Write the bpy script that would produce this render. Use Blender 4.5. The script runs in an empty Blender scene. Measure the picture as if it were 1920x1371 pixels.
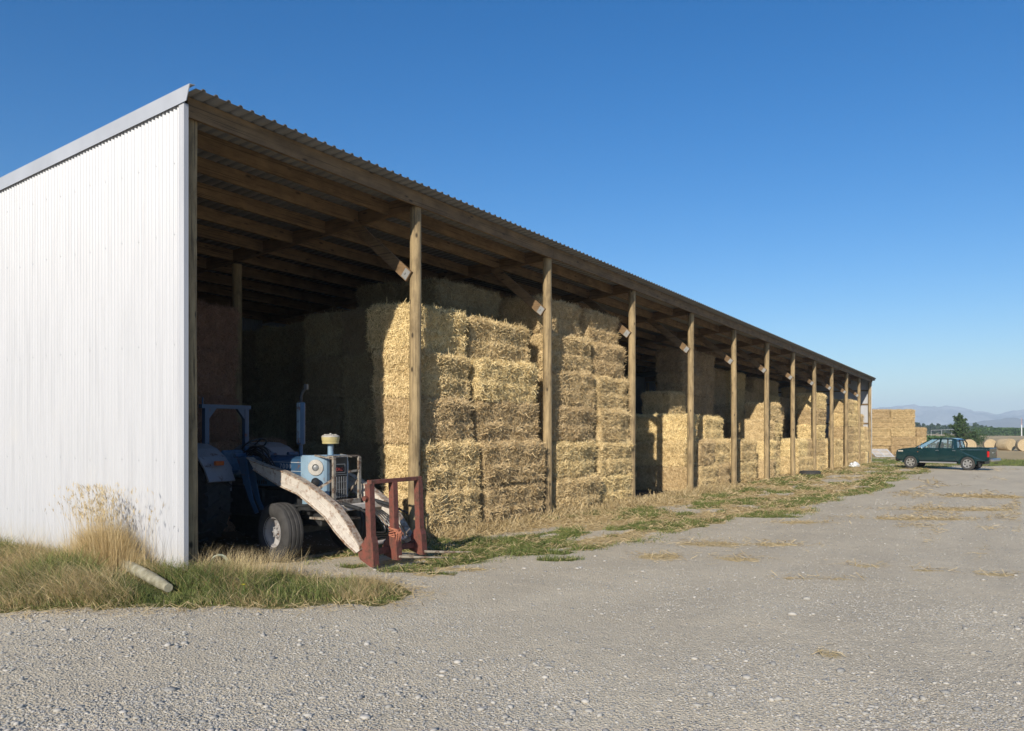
import bpy, math, random
import numpy as np
from mathutils import Vector, Matrix, noise as mnoise
R = math.radians
random.seed(7)
rng = np.random.default_rng(7)
scene = bpy.context.scene
COL = scene.collection

# ------------------------------------------------------------------ camera frame
AL = math.atan2(946, 1493)
CA, SA = math.cos(AL), math.sin(AL)
CAM = Vector((-6.31, -8.93, 1.81))
FPX = 1493.0
def ray(px):                       # horizontal direction (per unit depth) of an image column
    k = (px - 960) / FPX
    return CA + k * SA, SA - k * CA
def on_y(px, y):                   # point on the line y = const seen in an image column
    X, Y = ray(px); t = (y - CAM.y) / Y
    return CAM.x + X * t, t
def at_depth(px, t):
    X, Y = ray(px)
    return CAM.x + X * t, CAM.y + Y * t
def zof(py, t):
    return CAM.z + (806 - py) * t / FPX

cam_d = bpy.data.cameras.new('camera'); cam = bpy.data.objects.new('camera', cam_d); COL.objects.link(cam)
cam_d.sensor_width = 36; cam_d.lens = 36 * FPX / 1920
cam_d.shift_y = (806 - 685.5) / 1920
cam_d.clip_end = 30000; cam_d.clip_start = 0.05
cam.location = CAM
cam.rotation_euler = (R(90), 0, AL - R(90) + R(90) - (R(90)) + (R(90) - 2 * AL) + AL * 0)
# view direction (CA, SA): rotation about z from +Y is angle - 90
cam.rotation_euler = (R(90), 0, math.atan2(SA, CA) - R(90))
scene.camera = cam

# ------------------------------------------------------------------ noise (numpy)
def _h(ix, iy, s):
    n = (ix * 374761393 + iy * 668265263 + s * 1274126177) & 0xffffffff
    n = ((n ^ (n >> 13)) * 1274126177) & 0xffffffff
    return ((n ^ (n >> 16)) & 0xffff) / 65535.0
def vnoise(x, y, s=0):
    x = np.asarray(x, float); y = np.asarray(y, float)
    ix = np.floor(x).astype(np.int64); iy = np.floor(y).astype(np.int64)
    fx = x - ix; fy = y - iy
    fx = fx * fx * (3 - 2 * fx); fy = fy * fy * (3 - 2 * fy)
    a = _h(ix, iy, s); b = _h(ix + 1, iy, s); c = _h(ix, iy + 1, s); d = _h(ix + 1, iy + 1, s)
    return (a * (1 - fx) + b * fx) * (1 - fy) + (c * (1 - fx) + d * fx) * fy
def fbm(x, y, s=0, o=4):
    v = 0; a = .5; t = 0
    for i in range(o):
        v = v + a * vnoise(x * 2 ** i, y * 2 ** i, s + i); t += a; a *= .55
    return v / t
def sst(a, b, x):
    t = np.clip((np.asarray(x, float) - a) / (b - a), 0, 1)
    return t * t * (3 - 2 * t)

# ------------------------------------------------------------------ tagging
def tag(o, label=None, cat=None, group=None, kind=None):
    if label: o['label'] = label
    if cat: o['category'] = cat
    if group: o['group'] = group
    if kind: o['kind'] = kind
    return o
def empty(name, loc=(0, 0, 0), rz=0, label=None, cat=None, group=None):
    o = bpy.data.objects.new(name, None); COL.objects.link(o)
    o.location = loc; o.rotation_euler = (0, 0, rz); o.empty_display_size = .2
    return tag(o, label, cat, group)

# ------------------------------------------------------------------ materials
def mat(name):
    m = bpy.data.materials.new(name); m.use_nodes = True
    nt = m.node_tree; b = nt.nodes['Principled BSDF']
    return m, nt, b
def N(nt, t, **kw):
    n = nt.nodes.new(t)
    for k, v in kw.items():
        if k in n.inputs: n.inputs[k].default_value = v
        else: setattr(n, k, v)
    return n
def ramp(nt, fac, stops):
    r = nt.nodes.new('ShaderNodeValToRGB'); e = r.color_ramp.elements
    while len(e) < len(stops): e.new(.5)
    for i, (p, c) in enumerate(stops):
        e[i].position = p; e[i].color = (c[0], c[1], c[2], 1) if len(c) == 3 else c
    nt.links.new(fac, r.inputs[0]); return r.outputs[0]
def coords(nt, scale=(1, 1, 1), kind='Object'):
    tc = nt.nodes.new('ShaderNodeTexCoord'); mp = nt.nodes.new('ShaderNodeMapping')
    nt.links.new(tc.outputs[kind], mp.inputs[0]); mp.inputs['Scale'].default_value = scale
    return mp.outputs[0]
def noise(nt, vec, scale, detail=4, rough=.55):
    n = N(nt, 'ShaderNodeTexNoise'); n.inputs['Scale'].default_value = scale
    n.inputs['Detail'].default_value = detail; n.inputs['Roughness'].default_value = rough
    nt.links.new(vec, n.inputs['Vector']); return n.outputs['Fac']
def mix(nt, fac, a, b, bt='MIX'):
    m = nt.nodes.new('ShaderNodeMix'); m.data_type = 'RGBA'; m.blend_type = bt
    if hasattr(fac, 'links') or hasattr(fac, 'is_linked'): nt.links.new(fac, m.inputs[0])
    else: m.inputs[0].default_value = fac
    for s, i in ((a, 6), (b, 7)):
        if isinstance(s, (tuple, list)): m.inputs[i].default_value = (s[0], s[1], s[2], 1)
        else: nt.links.new(s, m.inputs[i])
    return m.outputs[2]
def math_(nt, op, a, b=None, c=None):
    m = nt.nodes.new('ShaderNodeMath'); m.operation = op
    for i, s in enumerate((a, b, c)):
        if s is None: continue
        if isinstance(s, (int, float)): m.inputs[i].default_value = s
        else: nt.links.new(s, m.inputs[i])
    return m.outputs[0]
def bump(nt, b, h, strength=.3, dist=.02, prev=None):
    n = nt.nodes.new('ShaderNodeBump'); n.inputs['Strength'].default_value = strength
    n.inputs['Distance'].default_value = dist; nt.links.new(h, n.inputs['Height'])
    if prev is not None: nt.links.new(prev, n.inputs['Normal'])
    nt.links.new(n.outputs[0], b.inputs['Normal']); return n.outputs[0]
def attr(nt, name):
    a = nt.nodes.new('ShaderNodeAttribute'); a.attribute_name = name; return a.outputs['Fac']

def simple(name, col, rough=.6, metal=0, nscale=8, namt=.35, col2=None, bmp=.1, stretch=(1, 1, 1)):
    m, nt, b = mat(name)
    v = coords(nt, stretch)
    f = noise(nt, v, nscale, 6, .6)
    c2 = col2 or tuple(c * (1 - namt) for c in col)
    c = ramp(nt, f, [(.3, c2), (.7, col)])
    nt.links.new(c, b.inputs['Base Color'])
    b.inputs['Roughness'].default_value = rough; b.inputs['Metallic'].default_value = metal
    if bmp: bump(nt, b, noise(nt, v, nscale * 4, 4), bmp, .01)
    return m
def worn(name, paint, rust=(.16, .07, .035), thr=(.52, .6), sc=6, rough=.5, edge=None):
    m, nt, b = mat(name)
    v = coords(nt)
    f = noise(nt, v, sc, 8, .68); g = noise(nt, v, sc * .35, 3)
    base = ramp(nt, g, [(.3, tuple(c * .75 for c in paint)), (.7, paint)])
    rc = ramp(nt, noise(nt, v, 30, 5), [(.3, tuple(c * .5 for c in rust)), (.7, rust)])
    k = ramp(nt, f, [(thr[0], (0, 0, 0)), (thr[1], (1, 1, 1))])
    nt.links.new(mix(nt, k, base, rc), b.inputs['Base Color'])
    nt.links.new(ramp(nt, f, [(thr[0], (rough,) * 3), (thr[1], (.9,) * 3)]), b.inputs['Roughness'])
    bump(nt, b, f, .25, .01)
    return m

M = {}
def wood(name, light, dark, axis='Z', knots=True):
    m, nt, b = mat(name)
    s = {'Z': (14, 14, .7), 'X': (.7, 14, 14), 'Y': (14, .7, 14)}[axis]
    v = coords(nt, s)
    g = noise(nt, v, 1.6, 8, .65)
    v2 = coords(nt, tuple(2.5 if q > 1 else 1.1 for q in s)); f = noise(nt, v2, 2.2, 6, .65)
    c = ramp(nt, g, [(.28, dark), (.55, light), (.8, tuple(q * .85 for q in light))])
    c = mix(nt, .6, c, ramp(nt, f, [(.32, tuple(q * .7 for q in dark)), (.5, tuple(q * .75 for q in light)), (.68, tuple(min(1, q * 1.15) for q in light))]))
    cr = noise(nt, coords(nt, tuple(q * 2.2 if q > 1 else q * .6 for q in s)), 2, 3); c = mix(nt, ramp(nt, cr, [(.36, (.8,) * 3), (.42, (0, 0, 0))]), c, tuple(q * .4 for q in dark))
    if knots:
        v3 = coords(nt, {'Z': (4, 4, 2), 'X': (1.6, 5, 5), 'Y': (5, 1.6, 5)}[axis])
        vo = N(nt, 'ShaderNodeTexVoronoi'); vo.inputs['Scale'].default_value = 1.3; nt.links.new(v3, vo.inputs['Vector'])
        k = ramp(nt, vo.outputs['Distance'], [(.07, (1, 1, 1)), (.16, (0, 0, 0))])
        c = mix(nt, k, c, tuple(q * .45 for q in dark))
    nt.links.new(c, b.inputs['Base Color']); b.inputs['Roughness'].default_value = .8
    bump(nt, b, g, .5, .008)
    return m
M['post'] = wood('treated_post', (.38, .28, .145), (.11, .075, .036), 'Z')
M['beam'] = wood('pine_beam', (.22, .14, .066), (.09, .055, .024), 'X')
M['rafter'] = wood('pine_rafter', (.21, .13, .06), (.09, .052, .02), 'Y')
M['log'] = simple('weathered_log', (.42, .4, .3), .85, nscale=9, stretch=(1, 1, 1), col2=(.2, .18, .11), bmp=.5)

def straw_mat(name, a, bcol, c3):
    m, nt, b = mat(name)
    v = coords(nt)
    rnd = attr(nt, 'rnd')
    oi = nt.nodes.new('ShaderNodeObjectInfo')
    f = noise(nt, v, 3.2, 4)
    c = ramp(nt, rnd, [(0, c3), (.3, bcol), (.75, a), (1, tuple(min(1, q * 1.15) for q in a))])
    c = mix(nt, .35, c, ramp(nt, f, [(.3, c3), (.7, a)]))
    hs = nt.nodes.new('ShaderNodeHueSaturation')
    nt.links.new(c, hs.inputs['Color'])
    nt.links.new(math_(nt, 'MULTIPLY_ADD', oi.outputs['Random'], .36, .8), hs.inputs['Value'])
    nt.links.new(math_(nt, 'MULTIPLY_ADD', oi.outputs['Random'], .014, .493), hs.inputs['Hue'])
    nt.links.new(hs.outputs[0], b.inputs['Base Color'])
    b.inputs['Roughness'].default_value = .65
    if 'Specular IOR Level' in b.inputs: b.inputs['Specular IOR Level'].default_value = .3
    return m
M['straw'] = straw_mat('straw', (.88, .7, .39), (.68, .51, .25), (.33, .225, .1))
def balebody():
    m, nt, b = mat('bale_body')
    v = coords(nt, (1, 1, 1)); f = noise(nt, v, 55, 6, .7); g = noise(nt, v, 5, 4)
    vs = coords(nt, (60, 60, 7)); h = noise(nt, vs, 1.4, 4, .7)
    c = ramp(nt, f, [(.3, (.15, .095, .04)), (.5, (.38, .27, .125)), (.7, (.62, .47, .24))])
    c = mix(nt, .5, c, ramp(nt, h, [(.35, (.16, .1, .04)), (.65, (.55, .4, .19))]))
    c = mix(nt, .3, c, ramp(nt, g, [(.3, (.26, .18, .08)), (.7, (.58, .43, .2))]))
    nt.links.new(c, b.inputs['Base Color']); b.inputs['Roughness'].default_value = .8
    p = bump(nt, b, f, .9, .03); bump(nt, b, h, .6, .03, p)
    return m
M['bale'] = balebody()
def redbale():
    m = M['bale'].copy(); m.name = 'old_bale_body'
    return m

def ground_mat():
    m, nt, b = mat('ground_surface')
    v = coords(nt, kind='Object')
    grass = attr(nt, 'grass'); straw = attr(nt, 'straw'); field = attr(nt, 'field'); dirt = attr(nt, 'dirt')
    n1 = noise(nt, coords(nt, (.35, 1.1, 1)), .8, 6, .6); n2 = noise(nt, v, 2.5, 6, .65); n3 = noise(nt, v, 38, 6, .75)
    vo = N(nt, 'ShaderNodeTexVoronoi'); vo.inputs['Scale'].default_value = 42; nt.links.new(v, vo.inputs['Vector'])
    vo2 = N(nt, 'ShaderNodeTexVoronoi'); vo2.inputs['Scale'].default_value = 95; nt.links.new(v, vo2.inputs['Vector'])
    stone = ramp(nt, vo.outputs['Color'], [(.2, (.385, .335, .25)), (.5, (.52, .46, .355)), (.8, (.62, .555, .43))])
    sand = ramp(nt, n3, [(.3, (.44, .385, .29)), (.7, (.63, .555, .425))])
    big = ramp(nt, n2, [(.4, (0, 0, 0)), (.62, (1, 1, 1))])
    grav = mix(nt, big, stone, sand)
    grav = mix(nt, .5, grav, ramp(nt, n1, [(.3, (.45, .395, .305)), (.5, (.54, .475, .365)), (.7, (.66, .585, .45))]))
    def edge(a, k=.55, lo=.45, hi=.6):
        s = math_(nt, 'ADD', a, math_(nt, 'MULTIPLY', math_(nt, 'SUBTRACT', n2, .5), k))
        s = math_(nt, 'ADD', s, math_(nt, 'MULTIPLY', math_(nt, 'SUBTRACT', n3, .5), .5))
        return ramp(nt, s, [(lo, (0, 0, 0)), (hi, (1, 1, 1))])
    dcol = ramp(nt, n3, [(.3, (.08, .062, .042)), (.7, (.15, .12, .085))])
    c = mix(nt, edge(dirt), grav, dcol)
    scol = ramp(nt, n3, [(.3, (.34, .26, .14)), (.5, (.52, .41, .23)), (.7, (.66, .53, .32))])
    c = mix(nt, edge(straw), c, scol)
    gcol = ramp(nt, n3, [(.3, (.07, .075, .03)), (.6, (.16, .15, .06)), (.8, (.27, .23, .11))])
    c = mix(nt, edge(grass), c, gcol)
    n4 = noise(nt, coords(nt, (.02, .12, 1)), 1.0, 5)
    fcol = ramp(nt, n4, [(.3, (.33, .26, .15)), (.7, (.47, .37, .22))])
    c = mix(nt, field, c, fcol)
    h_ = nt.nodes.new('ShaderNodeHueSaturation'); h_.inputs['Value'].default_value = 1.08; h_.inputs['Saturation'].default_value = 1.08; nt.links.new(c, h_.inputs['Color']); c = h_.outputs[0]
    nt.links.new(c, b.inputs['Base Color']); b.inputs['Roughness'].default_value = .92
    if 'Specular IOR Level' in b.inputs: b.inputs['Specular IOR Level'].default_value = .15
    inv = ramp(nt, vo.outputs['Distance'], [(0, (1, 1, 1)), (.6, (0, 0, 0))])
    p = bump(nt, b, inv, .8, .015)
    inv2 = ramp(nt, vo2.outputs['Distance'], [(0, (1, 1, 1)), (.6, (0, 0, 0))])
    p = bump(nt, b, inv2, .6, .007, p)
    bump(nt, b, n2, .5, .06, p)
    return m
M['ground'] = ground_mat()
def stone_mat():
    m, nt, b = mat('gravel_stone')
    r = attr(nt, 'rnd')
    c = ramp(nt, r, [(0, (.15, .155, .16)), (.35, (.31, .3, .27)), (.75, (.4, .38, .335)), (.97, (.5, .475, .425))])
    v = coords(nt); c = mix(nt, .25, c, ramp(nt, noise(nt, v, 60, 4), [(.3, (.27, .265, .25)), (.7, (.43, .41, .37))]))
    nt.links.new(c, b.inputs['Base Color']); b.inputs['Roughness'].default_value = .85
    return m
M['stone'] = stone_mat()
def blade_mat(name, stops, rough=.6, trans=.25):
    m, nt, b = mat(name)
    r = attr(nt, 'rnd'); v = coords(nt)
    c = ramp(nt, r, stops)
    c = mix(nt, .3, c, ramp(nt, noise(nt, v, 1.5, 3), [(.35, stops[0][1]), (.65, stops[-1][1])]))
    nt.links.new(c, b.inputs['Base Color']); b.inputs['Roughness'].default_value = rough
    if 'Specular IOR Level' in b.inputs: b.inputs['Specular IOR Level'].default_value = .25
    tr = nt.nodes.new('ShaderNodeBsdfTranslucent'); nt.links.new(c, tr.inputs[0])
    ms = nt.nodes.new('ShaderNodeMixShader'); ms.inputs[0].default_value = trans
    out = nt.nodes['Material Output']
    nt.links.new(b.outputs[0], ms.inputs[1]); nt.links.new(tr.outputs[0], ms.inputs[2]); nt.links.new(ms.outputs[0], out.inputs[0])
    return m
M['green'] = blade_mat('green_blades', [(0, (.06, .1, .025)), (.5, (.13, .18, .045)), (1, (.3, .31, .1))])
M['dry'] = blade_mat('dry_blades', [(0, (.36, .25, .11)), (.5, (.6, .46, .23)), (1, (.82, .68, .4))])
M['litter'] = blade_mat('straw_litter', [(0, (.3, .21, .09)), (.5, (.52, .4, .2)), (1, (.72, .58, .34))], .6, .1)

def white_iron():
    m, nt, b = mat('white_iron')
    v = coords(nt); g = noise(nt, v, .8, 5)
    vs = coords(nt, (1, 9, .35)); st = noise(nt, vs, 1.5, 5, .6)
    c = ramp(nt, st, [(.25, (.39, .4, .42)), (.55, (.455, .465, .485))])
    c = mix(nt, ramp(nt, g, [(.62, (0, 0, 0)), (.75, (.25,) * 3)]), c, (.5, .49, .47))
    # rain splash staining near the bottom edge
    sep = nt.nodes.new('ShaderNodeSeparateXYZ'); tc = nt.nodes.new('ShaderNodeTexCoord'); nt.links.new(tc.outputs['Object'], sep.inputs[0])
    lo = math_(nt, 'ADD', sep.outputs[2], math_(nt, 'MULTIPLY', st, .6))
    c = mix(nt, ramp(nt, lo, [(.3, (.45,) * 3), (.75, (0, 0, 0))]), c, (.42, .39, .32))
    nt.links.new(c, b.inputs['Base Color']); b.inputs['Roughness'].default_value = .42
    return m
M['white'] = white_iron()
M['zinc'] = simple('zinc_roof', (.17, .165, .155), .5, .2, 2, .25, bmp=0)
M['shadewall'] = simple('shaded_wall', (.2, .21, .22), .5, .2, 2, .25, bmp=0)  # back wall iron, darkened: shade inside the shed put into its colour
M['soffit'] = simple('zinc_underside', (.36, .35, .33), .55, .1, 2, .3, bmp=0)
M['flash'] = simple('barge_metal', (.47, .49, .52), .45, .2, 1.5, .15, bmp=0)
M['galv'] = simple('galvanised', (.33, .34, .35), .45, .6, 12, .3)

M['plate'] = simple('brace_zinc', (.3, .3, .29), .6, .2, 8, .3)
M['blue'] = worn('tractor_blue', (.032, .085, .16), thr=(.6, .68), sc=7, rough=.42)
M['bluelight'] = worn('sunlit_blue', (.22, .33, .42), thr=(.55, .68), sc=7, rough=.5)  # same blue paint, with the sun on the nose put into a paler colour
M['cream'] = worn('loader_paint', (.6, .55, .48), rust=(.3, .17, .1), thr=(.5, .72), sc=12, rough=.55)
M['rustedge'] = worn('rusty_edge', (.45, .38, .3), rust=(.27, .155, .09), thr=(.46, .6), sc=18, rough=.6)
M['guard'] = worn('guard_paint', (.3, .27, .22), rust=(.14, .09, .06), thr=(.46, .58), sc=12, rough=.6)
M['red'] = worn('red_oxide', (.2, .062, .043), rust=(.12, .06, .04), thr=(.44, .62), sc=11, rough=.55)
M['darkmetal'] = simple('oily_metal', (.05, .052, .055), .55, .4, 12, .5)
M['rubber'] = simple('rubber', (.05, .048, .045), .8, 0, 14, .45)
M['rubberdust'] = simple('dusty_rubber', (.055, .052, .049), .85, 0, 10, .5)
M['rim'] = worn('rim_paint', (.38, .37, .36), thr=(.56, .66), sc=10)
M['fender'] = worn('fender_paint', (.3, .29, .3), thr=(.58, .68), sc=5)
M['lens'] = simple('dusty_lens', (.26, .27, .27), .35, 0, 25, .5)
M['yellow'] = worn('cleaner_yellow', (.52, .44, .2), thr=(.66, .75), sc=8)
M['dirtywhite'] = simple('dirty_white', (.5, .47, .41), .6, 0, 20, .3)
M['black'] = simple('black_plastic', (.015, .015, .016), .4, 0, 20, .3, bmp=0)
M['letter'] = simple('white_letter', (.5, .52, .54), .5, 0, 20, .3, bmp=0)
M['redletter'] = simple('red_letter', (.4, .06, .05), .5, 0, 20, .3, bmp=0)
M['orange'] = simple('orange_lens', (.6, .14, .03), .3, 0, 20, .3, bmp=0)
M['rope'] = simple('orange_twine', (.5, .19, .11), .85, 0, 30, .4)
M['seat'] = simple('seat_blue', (.06, .13, .2), .6, 0, 12, .4)

def carpaint():
    m, nt, b = mat('truck_green')
    v = coords(nt); d = ramp(nt, noise(nt, v, 3, 4), [(.45, (.006, .036, .042)), (.8, (.014, .05, .054))])
    nt.links.new(d, b.inputs['Base Color'])
    b.inputs['Roughness'].default_value = .25; b.inputs['Metallic'].default_value = .35
    b.inputs['Coat Weight'].default_value = .8; b.inputs['Coat Roughness'].default_value = .06
    return m
M['car'] = carpaint()
def glass():
    m, nt, b = mat('tinted_glass')
    b.inputs['Base Color'].default_value = (.75, .85, .8, 1); b.inputs['Roughness'].default_value = .02
    b.inputs['Transmission Weight'].default_value = .92; b.inputs['IOR'].default_value = 1.03
    b.inputs['Coat Weight'].default_value = .6; b.inputs['Coat Roughness'].default_value = .02
    return m
M['glass'] = glass()
M['chrome'] = simple('chrome', (.6, .6, .6), .38, .95, 10, .1, bmp=0)
M['alloy'] = simple('alloy', (.6, .6, .6), .3, .7, 10, .15, bmp=0)
M['taillight'] = simple('tail_lens', (.5, .015, .015), .15, 0, 10, .2, bmp=0)
M['headlamp'] = simple('lamp_glass', (.65, .6, .5), .12, .3, 10, .2, bmp=0)
M['cabin'] = simple('cabin_trim', (.06, .06, .062), .8, 0, 10, .3, bmp=0)
M['wrap'] = simple('bale_wrap', (.5, .66, .56), .3, 0, 3, .15, bmp=.2)
M['plasticwhite'] = simple('white_plastic', (.7, .72, .74), .35, 0, 8, .25, bmp=.3)
M['paintedtimber'] = simple('white_timber', (.62, .62, .62), .7, 0, 4, .3)
def leaf(name, a, b_, s=6):
    return blade_mat(name, [(0, a), (.5, tuple((x + y) / 2 for x, y in zip(a, b_))), (1, b_)], .6, .2)
M['conifer'] = leaf('conifer_leaf', (.035, .07, .025), (.09, .14, .05))
M['hedge'] = leaf('hedge_leaf', (.04, .085, .025), (.09, .16, .045))
M['wood_mass'] = leaf('woodland_leaf', (.025, .045, .025), (.05, .08, .04))
M['bark'] = simple('bark', (.14, .1, .07), .9, 0, 8, .4)
def hillmat(name, a, b_):
    m, nt, b = mat(name); v = coords(nt, (.002, .002, .004)); f = noise(nt, v, 2, 8, .65)
    nt.links.new(ramp(nt, f, [(.35, a), (.65, b_)]), b.inputs['Base Color']); b.inputs['Roughness'].default_value = 1
    return m
M['hills'] = hillmat('mountain_rock', (.06, .055, .06), (.42, .39, .37))
M['foothills'] = hillmat('foothill_scrub', (.07, .06, .055), (.13, .11, .09))

# ------------------------------------------------------------------ mesh builder
class MB:
    def __init__(s): s.v = []; s.f = []; s.m = []
    def add(s, vs, fs, mi=0):
        o = len(s.v); s.v += [tuple(p) for p in vs]; s.f += [tuple(i + o for i in f) for f in fs]; s.m += [mi] * len(fs)
        return s
    def box(s, c, d, rot=None, mi=0, bev=0):
        hx, hy, hz = d[0] / 2, d[1] / 2, d[2] / 2
        if bev:
            b = min(bev, hx * .9, hy * .9, hz * .9)
            vs = []
            for sx in (-1, 1):
                for sy in (-1, 1):
                    for sz in (-1, 1):
                        vs += [(sx * hx, sy * (hy - b), sz * (hz - b)), (sx * (hx - b), sy * hy, sz * (hz - b)), (sx * (hx - b), sy * (hy - b), sz * hz)]
            def I(sx, sy, sz, k): return ((sx > 0) * 4 + (sy > 0) * 2 + (sz > 0)) * 3 + k
            fs = []
            for q in (-1, 1):
                fs += [[I(q, -1, -1, 0), I(q, 1, -1, 0), I(q, 1, 1, 0), I(q, -1, 1, 0)], [I(-1, q, -1, 1), I(-1, q, 1, 1), I(1, q, 1, 1), I(1, q, -1, 1)], [I(-1, -1, q, 2), I(1, -1, q, 2), I(1, 1, q, 2), I(-1, 1, q, 2)]]
            for a in (-1, 1):
                for b2 in (-1, 1):
                    fs += [[I(a, b2, -1, 0), I(a, b2, 1, 0), I(a, b2, 1, 1), I(a, b2, -1, 1)], [I(a, -1, b2, 0), I(a, 1, b2, 0), I(a, 1, b2, 2), I(a, -1, b2, 2)], [I(-1, a, b2, 1), I(1, a, b2, 1), I(1, a, b2, 2), I(-1, a, b2, 2)]]
            for a in (-1, 1):
                for b2 in (-1, 1):
                    for c2 in (-1, 1): fs.append([I(a, b2, c2, 0), I(a, b2, c2, 1), I(a, b2, c2, 2)])
        else:
            vs = [(x, y, z) for x in (-hx, hx) for y in (-hy, hy) for z in (-hz, hz)]
            fs = [(0, 1, 3, 2), (4, 6, 7, 5), (0, 4, 5, 1), (2, 3, 7, 6), (0, 2, 6, 4), (1, 5, 7, 3)]
        m = rot.to_matrix() if rot is not None and hasattr(rot, 'to_matrix') else rot
        c = Vector(c)
        vs = [(m @ Vector(p) if m is not None else Vector(p)) + c for p in vs]
        return s.add(vs, fs, mi)
    def beam(s, a, b, w, h, up=(0, 0, 1), mi=0, bev=0):     # rectangular bar from a to b
        a = Vector(a); b = Vector(b); d = b - a; L = d.length; d.normalize()
        up = Vector(up); x = d.cross(up)
        if x.length < 1e-4: x = d.cross(Vector((0, 1, 0)))
        x.normalize(); z = x.cross(d)
        m = Matrix((x, d, z)).transposed()
        return s.box((a + b) / 2, (w, L, h), m, mi, bev)
    def cyl(s, a, b, r0, r1=None, n=16, caps=True, mi=0):
        r1 = r0 if r1 is None else r1
        return s.tube([a, b], [r0, r1], n, caps, mi)
    def tube(s, pts, rad, n=10, caps=True, mi=0):
        pts = [Vector(p) for p in pts]
        if not isinstance(rad, (list, tuple)): rad = [rad] * len(pts)
        vs = []; up = None
        for i, p in enumerate(pts):
            d = (pts[min(i + 1, len(pts) - 1)] - pts[max(i - 1, 0)]).normalized()
            if up is None: up = Vector((0, 0, 1)) if abs(d.z) < .9 else Vector((1, 0, 0))
            x = d.cross(up).normalized(); up = x.cross(d).normalized()
            for k in range(n):
                a = 2 * math.pi * k / n; vs.append(p + (x * math.cos(a) + up * math.sin(a)) * rad[i])
        fs = []
        for i in range(len(pts) - 1):
            for k in range(n):
                k2 = (k + 1) % n; fs.append((i * n + k, i * n + k2, (i + 1) * n + k2, (i + 1) * n + k))
        if caps: fs += [tuple(range(n))[::-1], tuple((len(pts) - 1) * n + k for k in range(n))]
        return s.add(vs, fs, mi)
    def lathe(s, prof, c=(0, 0, 0), axis='Z', n=24, mi=0, rot=None):  # prof (r, h)
        vs = []
        for r, h in prof:
            for k in range(n):
                a = 2 * math.pi * k / n; x, y = r * math.cos(a), r * math.sin(a)
                p = {'Z': (x, y, h), 'X': (h, x, y), 'Y': (y, h, x)}[axis]
                p = Vector(p)
                if rot is not None: p = rot @ p
                vs.append(p + Vector(c))
        fs = []
        for i in range(len(prof) - 1):
            for k in range(n):
                k2 = (k + 1) % n; fs.append((i * n + k, i * n + k2, (i + 1) * n + k2, (i + 1) * n + k))
        return s.add(vs, fs, mi)
    def prism(s, prof, a, b, axis='X', mi=0):     # prof 2D polygon extruded a..b along axis
        n = len(prof); vs = []
        for t in (a, b):
            for p in prof:
                vs.append({'X': (t, p[0], p[1]), 'Y': (p[0], t, p[1]), 'Z': (p[0], p[1], t)}[axis])
        fs = [tuple(range(n)), tuple(range(n, 2 * n))[::-1]] + [(k, n + k, n + (k + 1) % n, (k + 1) % n) for k in range(n)]
        return s.add(vs, fs, mi)
    def build(s, name, m, parent=None, smooth=False, loc=None, recalc=True):
        me = bpy.data.meshes.new(name); me.from_pydata(s.v, [], s.f)
        ms = m if isinstance(m, (list, tuple)) else [m]
        for x in ms: me.materials.append(M[x] if isinstance(x, str) else x)
        if len(ms) > 1: me.polygons.foreach_set('material_index', s.m)
        if recalc:
            import bmesh
            bm = bmesh.new(); bm.from_mesh(me); bmesh.ops.recalc_face_normals(bm, faces=bm.faces); bm.to_mesh(me); bm.free()
        if smooth:
            me.polygons.foreach_set('use_smooth', [True] * len(me.polygons))
            try: me.set_sharp_from_angle(angle=R(40))
            except Exception: pass
        me.update()
        o = bpy.data.objects.new(name, me); COL.objects.link(o)
        if parent is not None: o.parent = parent
        if loc is not None: o.location = loc
        return o
def B(): return MB()

def np_mesh(name, V, F, mats, rnd=None, mi=None, k=4, smooth=False):
    me = bpy.data.meshes.new(name)
    V = np.ascontiguousarray(V, np.float32); F = np.ascontiguousarray(F, np.int32)
    me.vertices.add(len(V)); me.vertices.foreach_set('co', V.ravel())
    nf = len(F); me.loops.add(nf * k); me.loops.foreach_set('vertex_index', F.ravel())
    me.polygons.add(nf); me.polygons.foreach_set('loop_start', np.arange(nf, dtype=np.int32) * k)
    try: me.polygons.foreach_set('loop_total', np.full(nf, k, np.int32))
    except Exception: pass
    for m in mats: me.materials.append(M[m] if isinstance(m, str) else m)
    if mi is not None: me.polygons.foreach_set('material_index', np.asarray(mi, np.int32))
    if rnd is not None:
        a = me.attributes.new('rnd', 'FLOAT', 'POINT'); a.data.foreach_set('value', np.asarray(rnd, np.float32))
    if smooth: me.polygons.foreach_set('use_smooth', [True] * nf)
    me.update(calc_edges=True); me.validate()
    return me
def link(name, me, parent=None, loc=(0, 0, 0), rz=0):
    o = bpy.data.objects.new(name, me); COL.objects.link(o); o.location = loc; o.rotation_euler = (0, 0, rz)
    if parent is not None: o.parent = parent
    return o

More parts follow.
